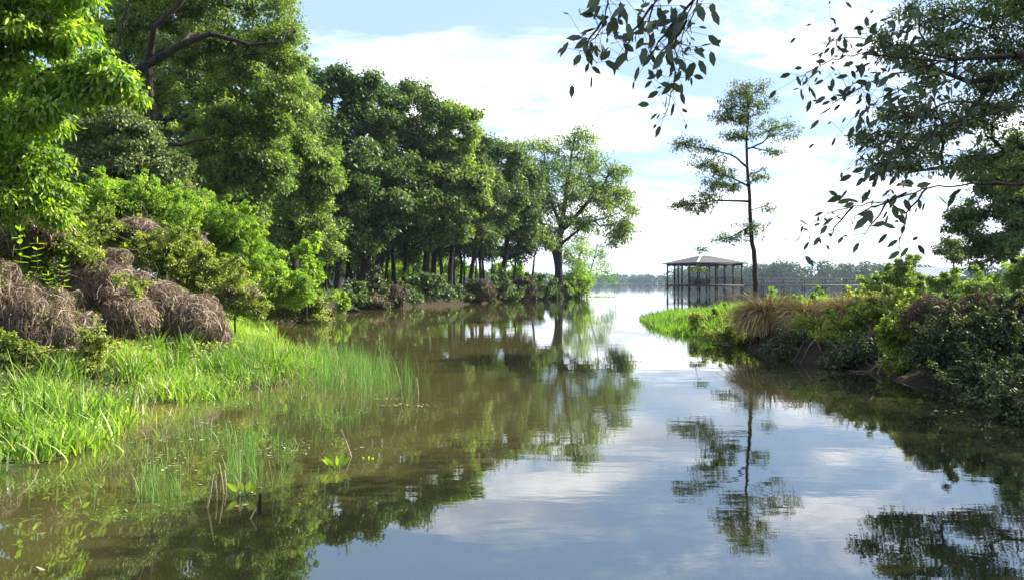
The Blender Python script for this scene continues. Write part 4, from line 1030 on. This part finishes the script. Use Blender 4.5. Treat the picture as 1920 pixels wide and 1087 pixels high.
for i, (x0, y0, x1, y1, r, lb) in enumerate([(397, 945, 388, 950, .006, 0), (388, 952, 400, 888, .007, 'tall pale broken reed left of the broad leaved plant'), (407, 938, 404, 900, .006, 'short pale broken reed next to the tallest one'), (420, 925, 411, 868, .006, 'pale reed leaning left behind the broken ones'), (424, 915, 421, 880, .005, 'thin pale reed closest to the broad leaved plant'), (467, 972, 481, 950, .006, 'bent pale reed stub beside the dark stump'), (488, 925, 500, 945, .004, 'thin reed tip right of the dark stump'), (375, 930, 345, 935, .006, 'pale reed piece lying flat on the water'), (660, 855, 640, 805, .006, 'long dry reed leaning over the lone water plant'), (785, 740, 781, 706, .007, 'dark outermost reed stem at the end of the rushes')]):
    if not lb: continue
    D = CAMZ * F / (y0 - HY)
    a, b2 = P(x0, y0, D), P(x1, y1, D + .02); a[2] = -.02
    logthing('broken_reed', lb, 'reed', [a, (a + b2) / 2 + [.003, 0, .004], b2], [r, r, r * .7], 'deadreed', 'broken reeds in the shallows')
D = CAMZ * F / (963 - HY)
logthing('stump', 'small dark stub poking out of the water', 'stub', [P(486, 966, D), P(487, 945, D), P(488, 925, D)], [.014, .014, .008], 'bark')
# floating debris
rng = np.random.default_rng(88)
C = []
for (x0, x1, y0, y1, n) in [(1560, 1700, 672, 700, 70), (1430, 1600, 655, 690, 50), (1700, 1900, 740, 800, 60), (300, 560, 770, 960, 40), (640, 800, 575, 600, 30), (200, 700, 780, 850, 60), (620, 790, 735, 760, 40)]:
    px = rng.uniform(x0, x1, n); py = rng.uniform(y0, y1, n); D = CAMZ * F / (py - HY)
    k_ = max(3, n // 14); ci = rng.integers(0, k_, n)
    px = rng.uniform(x0, x1, k_)[ci] + rng.normal(size=n) * (x1 - x0) * .09; py = np.clip(rng.uniform(y0, y1, k_)[ci] + rng.normal(size=n) * (y1 - y0) * .05, 560, None); D = CAMZ * F / (py - HY)
    C.append(np.stack([(px - CX) / F * D, D, np.full(n, .006)], 1))
C = np.concatenate(C); n = len(C)
dd = rng.normal(size=(n, 3)); dd[:, 2] = 0
V, Q, f = leafmesh(C, dd, np.tile([[0, 0, 1.0]], (n, 1)) + rng.normal(size=(n, 3)) * .15, rng.uniform(.02, .07, n), rng.uniform(.01, .03, n), 'q', 0)
V[:, 2] = np.maximum(V[:, 2], .004)
props(meshobj('floating_debris', V, Q, M['deadreed'], tint=rng.uniform(0, 1, n)), 'pale leaf scraps and flecks floating along the water edges', 'floating debris', None, 'stuff')
def weedcover(label, poly, n, ln, mat, seed, hmax):
    rng = np.random.default_rng(seed); p = inpoly(poly, n, rng)
    k = np.sin(p[:, 0] * 2.7 + 2 * np.sin(p[:, 1] * 1.9)) * np.sin(p[:, 1] * 2.9) + rng.normal(size=n) * .4
    p = p[k > .1]; n = len(p); z = np.maximum(ground_h(p[:, 0], p[:, 1]), 0) + rng.uniform(.02, 1, n) * hmax
    V, Q, f = leafmesh(np.column_stack([p, z]), rng.normal(size=(n, 3)) * [1, 1, .5], rng.normal(size=(n, 3)) * .5 + [0, 0, .9], ln * rng.uniform(.6, 1.3, n), ln * .6 * rng.uniform(.6, 1.2, n), 'h', .2)
    props(meshobj('creeping_weeds', V, Q, M[mat], tint=np.repeat(rng.uniform(.1, 1, n), f)), label, 'weeds', None, 'stuff')
weedcover('broad creeping leaves mixed through the marsh grass', pxpoly([(-200, 880), (60, 850), (240, 790), (440, 735), (600, 712), (560, 650), (430, 635), (200, 665), (0, 720), (-200, 760)]), 12000, .045, 'ivy', 92, .2)
gc_ = []
for i_, (px_, py_) in enumerate([(30, 830), (90, 800), (150, 815), (205, 795), (60, 775), (250, 735), (320, 725), (400, 715), (350, 690), (470, 690), (520, 700), (560, 680), (120, 745), (290, 700)]):
    D_ = CAMZ * F / (py_ - HY); x_ = (px_ - CX) / F * D_
    rng_ = np.random.default_rng(700 + i_); nb = 90
    V_, Q_, s_ = blades(x_ + rng_.normal(size=nb) * .09, D_ + rng_.normal(size=nb) * .09, np.full(nb, max(gz(x_, D_), -.02)), rng_.uniform(.38, .62), .022, rng_, .55)
    gc_.append(props(meshobj('grass_clump', V_, Q_, M['grass'], tint=np.repeat(rng_.uniform(.0, .75, nb), s_), origin=np.array([x_, D_, max(gz(x_, D_), 0)])), 'x', 'grass clump', 'taller clumps in the marsh grass'))
rank_labels(gc_, 'taller clump rising from the left marsh grass, %s from the left')
weedcover('yellow green creeper leaves over the slope below the shrubs', [(-5, 12), (-5.5, 16), (-8, 21), (-9.8, 28), (-14, 28), (-12, 18), (-9, 12)], 26000, .075, 'ivy', 93, .32)
weedcover('leafy weeds mixed into the grass of the right bank', [(5.9, 24), (6.3, 17.5), (7, 15), (12, 17), (14, 26), (10, 36), (6.5, 32)], 26000, .06, 'ivy', 94, .30)
rng = np.random.default_rng(91)
pts = inpoly(pxpoly([(60, 1010), (330, 960), (520, 900), (620, 800), (760, 745), (600, 725), (440, 735), (260, 790), (230, 850), (60, 900), (-100, 960)]), 9000, rng)
kk = np.sin(pts[:, 0] * 2.3 + np.sin(pts[:, 1] * 1.7) * 2) + np.sin(pts[:, 1] * 3.1 + pts[:, 0] * 1.3) + rng.normal(size=len(pts)) * .5
pts = pts[kk > 1.0]; n = len(pts)
V, Q, f = leafmesh(np.column_stack([pts, np.full(n, .005)]), np.column_stack([rng.normal(size=(n, 2)), np.abs(rng.normal(size=n)) * .25]), rng.normal(size=(n, 3)) * .3 + [0, 0, 1], rng.uniform(.015, .05, n), rng.uniform(.006, .014, n), 'q', 0)
V[:, 2] = np.maximum(V[:, 2], .003)
props(meshobj('surface_weeds', V, Q, M['rush'], tint=rng.uniform(.1, 1, n)), 'yellow green weeds breaking the surface of the left shallows', 'water weeds', None, 'stuff')
c0 = P(86, 1072, CAMZ * F / 542); c0[2] = .01
V, Q, f = leafmesh(np.array([c0]), np.array([[-.9, .3, .1]]), np.array([[0, 0, 1.0]]), np.array([.075]), np.array([.018]), 'h', -.1)
props(meshobj('floating_leaf', V - 0, Q, M['deadreed'], tint=np.full(f, .5), origin=c0), 'single pale curled leaf floating at the bottom left corner', 'leaf')

# ------------------------------------------------------------------ boathouse on the lake
C0 = np.array([24.0, 100.0]); UR = np.array([.928, .371]); UL = np.array([-.371, .928]); W_ = 7.0
rzB = math.atan2(UR[1], UR[0])
def bp(u, v): return C0 + UR * u + UL * v
DZ, EZ, PZ = 1.35, 4.0, 5.25
ctr = bp(W_ / 2, W_ / 2)
bh = empty('boathouse', (ctr[0], ctr[1], 0), 'open dark timber boathouse with grey hipped roof standing on posts in the lake', 'boathouse')
V, Q = boxVQ((*ctr, DZ - .12), (W_ + .3, W_ + .3, .24), rzB); meshobj('deck', V, Q, M['wood'], bh)
posts = [(u, 0) for u in (0, 1.4, 2.8, 4.2, 5.6, 7)] + [(u, 7) for u in (0, 1.75, 3.5, 5.25, 7)] + [(0, v) for v in (1.75, 3.5, 5.25)] + [(7, v) for v in (1.75, 3.5, 5.25)]
for u, v in posts:
    x, y = bp(u, v)
    pr = [boxVQ((x, y, (DZ + EZ) / 2), (.15, .15, EZ - DZ), rzB), boxVQ((x, y, DZ - .5), (.20, .20, .52), rzB), polytube([(x, y, -.5), (x, y, DZ - .7)], [.075, .075], 7)]
    # knee braces to the beam
    for s in (-1, 1):
        dirv = UR if v in (0, 7) else UL
        if 0 <= (u if v in (0, 7) else v) + s * .5 <= 7:
            a = np.array([x, y, EZ - .55]); b_ = np.array([x + dirv[0] * s * .42, y + dirv[1] * s * .42, EZ - .1])
            pr.append(polytube([a, (a + b_) / 2 - [dirv[0] * s * .06, dirv[1] * s * .06, -.06], b_], [.045, .045, .045], 4))
    meshobj('post', *join(pr), M['wood'], bh)
bm = [boxVQ((*bp(3.5, 0), EZ + .0), (W_ + .2, .16, .24), rzB), boxVQ((*bp(3.5, 7), EZ + .0), (W_ + .2, .16, .24), rzB), boxVQ((*bp(0, 3.5), EZ - .002), (.16, W_ - .2, .235), rzB), boxVQ((*bp(7, 3.5), EZ - .002), (.16, W_ - .2, .235), rzB)]
meshobj('eave_beam', *join(bm), M['wood'], bh)
ov = .55
cor = [bp(-ov, -ov), bp(W_ + ov, -ov), bp(W_ + ov, W_ + ov), bp(-ov, W_ + ov)]
rd0, rd1 = bp(3.0, 3.5), bp(4.1, 3.5)
V = np.array([[*c, EZ + .10] for c in cor] + [[*c, EZ + .2] for c in cor] + [[*rd0, PZ], [*rd1, PZ]])
Vt = V.tolist()
rq = [[0, 3, 2, 1], [0, 1, 5, 4], [1, 2, 6, 5], [2, 3, 7, 6], [3, 0, 4, 7], [4, 5, 9, 8], [6, 7, 8, 9]]
me_q = rq + [[5, 6, 9, 9], [7, 4, 8, 8]]
def tri_ok(V, F_, name, mat, parent):
    me = bpy.data.meshes.new(name)
    o0 = np.array(parent.location)
    me.from_pydata([tuple(np.array(v) - o0) for v in V], [], [list(dict.fromkeys(f)) for f in F_]); me.update()
    me.materials.append(mat)
    o = bpy.data.objects.new(name, me); sc.collection.objects.link(o); o.parent = parent
    return o
roof = tri_ok(V, me_q, 'roof', M['roof'], bh)
# pale strip over the near hip, tapering upwards
cz = [np.array([*cor[0], EZ + .2]), np.array([*rd0, PZ])]
ww0, ww1 = .16, .30
a0 = np.array([UR[0], UR[1], 0]); a1 = np.array([UL[0], UL[1], 0])
Vc = [cz[0] + a1 * .05 + [0, 0, .03], cz[0] + [0, 0, .06], cz[0] + a0 * ww1 + [0, 0, .03], cz[1] + a1 * .03 + [0, 0, .02], cz[1] + [0, 0, .05], cz[1] + a0 * ww0 + [0, 0, .02]]
tri_ok(Vc, [[0, 1, 4, 3], [1, 2, 5, 4]], 'hip_strip', M['hipstrip'], bh)
for (ua, va, ub, vb) in [(2.8, 0, 4.2, 0), (0, 0, 0, 1.75), (5.6, 0, 7, 0), (7, 0, 7, 7), (3.5, 7, 7, 7)]:
    A_, B_ = bp(ua, va), bp(ub, vb); rl = []
    for zz in (.45, .9):
        rl.append(polytube([(*A_, DZ + zz), (*B_, DZ + zz)], [.035, .035], 4))
    k = max(2, int(np.hypot(*(B_ - A_)) / .16))
    for t in np.linspace(0, 1, k):
        c_ = A_ * (1 - t) + B_ * t
        rl.append(polytube([(*c_, DZ), (*c_, DZ + .9)], [.018, .018], 4))
    meshobj('railing', *join(rl), M['wood'], bh)
bx = bp(1.2, 1.0)
meshobj('storage_locker', *boxVQ((bx[0], bx[1], DZ + .35), (1.9, .8, .7), rzB), M['wood'], bh)
sg = bp(0.1, 5.2)
meshobj('notice_board', *boxVQ((sg[0], sg[1], DZ + .75), (.55, .05, .42), rzB + .9), M['wood'], bh)
# walkway
A_, B_ = bp(7, 1.2), np.array([46.5, 101.0])
wk = empty('dock_walkway', (A_[0], A_[1], 0), 'long narrow timber walkway with rail and braced posts linking boathouse to the right shore', 'walkway')
dvec = B_ - A_; Lw = float(np.hypot(*dvec)); ang = math.atan2(dvec[1], dvec[0]); dn = dvec / Lw
A2 = A_ + dn * .2; mid = (A2 + B_) / 2
meshobj('deck', *boxVQ((mid[0], mid[1], DZ - .12), (Lw - .2, 1.6, .2), ang), M['deckwood'], wk)
perp = np.array([-dn[1], dn[0]])
for t in np.arange(.8, Lw, 2.6):
    for s in (-1, 1):
        c_ = A_ + dn * t + perp * s * .68
        meshobj('post', *polytube([(*c_, -.5), (*c_, DZ + .8)], [.075, .06], 6), M['wood'], wk, smooth=True)
for s in (-1, 1):
    for zz in (.4, .8):
        meshobj('handrail', *polytube([(*(A2 + perp * s * .68), DZ + zz), (*(B_ + perp * s * .68), DZ + zz)], [.03, .03], 4), M['deckwood'], wk)
# ---- shed with metal roof
sx, sy = 50.5, 94.0
gzs = gz(sx, sy)
sh = empty('shed', (sx, sy, gzs), 'low shed with pale blue grey metal roof beyond the right bank', 'shed')
zt = 2.35
meshobj('wall', *boxVQ((sx, sy, (gzs + zt) / 2 - .1), (5.6, 4.0, zt - gzs), .35), M['shedwall'], sh)
ca, sa = math.cos(.35), math.sin(.35)
def sp(u, v, z): return np.array([sx + u * ca - v * sa, sy + u * sa + v * ca, z])
rp = [sp(-3.4, -2.7, zt), sp(3.4, -2.7, zt), sp(3.4, 2.7, zt), sp(-3.4, 2.7, zt), sp(-3.4, 0, zt + 1.1), sp(3.4, 0, zt + 1.1)]
tri_ok(rp, [[0, 1, 5, 4], [2, 3, 4, 5], [0, 4, 3, 3], [1, 2, 5, 5], [0, 3, 2, 1]], 'roof', M['metalroof'], sh)
rbs = [polytube([sp(u, -2.72, zt + .02), sp(u, 0, zt + 1.13)], [.03, .03], 4) for u in np.linspace(-3.3, 3.3, 12)]
meshobj('roof_ribs', *join(rbs), M['metalroof'], sh)
meshobj('door', *boxVQ(sp(.8, -2.04, (gzs + 1.9) / 2), (.9, .06, 1.9 - gzs + .1), .35), M['white'], sh)

# ------------------------------------------------------------------ far shores
def farwood(name, label, line, depth, h, n, size, seed):
    rng = np.random.default_rng(seed)
    line = np.array(line, float); seg = np.linalg.norm(np.diff(line, axis=0), axis=1); cum = np.concatenate([[0], np.cumsum(seg)])
    nc = int(cum[-1] / (h * .42)) * 3
    s = rng.uniform(0, cum[-1], nc); dp = rng.uniform(0, depth, nc)
    cx_ = np.interp(s, cum, line[:, 0]); cy_ = np.interp(s, cum, line[:, 1]) + dp
    hh = h * (.72 + .22 * np.sin(s / h * .21) + rng.uniform(-.16, .2, nc)); rr = h * rng.uniform(.3, .5, nc)
    idx = rng.integers(0, nc, n)
    d = unit(rng.normal(size=(n, 3))); rad = rng.uniform(.7, 1.05, n)
    C = np.stack([cx_[idx] + d[:, 0] * rr[idx] * rad, cy_[idx] + d[:, 1] * rr[idx] * rad, (hh[idx] - rr[idx]) + d[:, 2] * rr[idx] * rad], 1)
    low = rng.uniform(0, 1, n) < .3
    C[low, 2] *= rng.uniform(0, 1, low.sum())
    C[:, 2] = np.maximum(C[:, 2], .3)
    V, Q, f = leafmesh(C, rng.normal(size=(n, 3)), d + rng.normal(size=(n, 3)) * .5 + [0, 0, .3], size * rng.uniform(.6, 1.3, n), size * .8 * rng.uniform(.6, 1.3, n), 'q', .1)
    V[:, 2] = np.maximum(V[:, 2], .05)
    t = np.clip(.5 * rng.uniform(0, 1, nc)[idx] + .5 * rng.uniform(0, 1, n), 0, 1)
    return props(meshobj(name, V, Q, M['farleaf'], tint=t), label, 'far wood', None, 'stuff')
farwood('far_wood', 'distant wooded hills along the far side of the lake', [(-700, 980), (-300, 1000), (0, 1020), (120, 1010), (260, 960), (400, 880)], 60, 12.5, 70000, 2.6, 61)
farwood('far_wood', 'nearer wooded shore rising to the right behind the boathouse', [(122, 560), (135, 470), (160, 430), (190, 400), (260, 380), (420, 360)], 40, 13.5, 90000, 1.3, 62)
farwood('far_wood', 'hazy wooded headland seen through the far bank trees', [(-260, 560), (-120, 560), (-30, 570), (10, 585), (28, 600)], 40, 15, 26000, 2.0, 63)
def farland(name, line, depth, seed):
    line = np.array(line, float); n = len(line)
    rows = []
    for k, (o_, z_) in enumerate(((-3, -.3), (1, .5), (depth, 1.2), (depth + 60, .6))):
        rows.append(np.stack([line[:, 0], line[:, 1] + o_, np.full(n, z_)], 1))
    V = np.concatenate(rows); q = []
    for a in range(3):
        for i in range(n - 1): q.append([a * n + i, a * n + i + 1, (a + 1) * n + i + 1, (a + 1) * n + i])
    props(meshobj(name, V, q, M['soil'], smooth=True), kind='structure')
farland('far_shore', [(-900, 978), (-300, 998), (0, 1018), (120, 1008), (260, 958), (500, 850)], 60, 0)
farland('far_shore', [(118, 562), (131, 470), (157, 428), (188, 398), (260, 378), (600, 340)], 40, 0)
farland('far_shore', [(-460, 560), (-120, 558), (-30, 568), (10, 583), (30, 600)], 40, 0)

# ------------------------------------------------------------------ haze
hm, n, l = newmat('lake_haze')
o = n.new('ShaderNodeOutputMaterial'); pv = n.new('ShaderNodeVolumePrincipled')
pv.inputs['Density'].default_value = 0.00016
pv.inputs['Color'].default_value = (0.58, 0.74, 1.0, 1)
pv.inputs['Anisotropy'].default_value = 0.2
l.new(pv.outputs[0], o.inputs['Volume'])
V, Q = boxVQ((0, 2150, 19.2), (6600, 6200, 42), 0)
props(meshobj('haze', V, Q, hm), 'thin blue haze lying over the lake', 'haze', None, 'stuff')
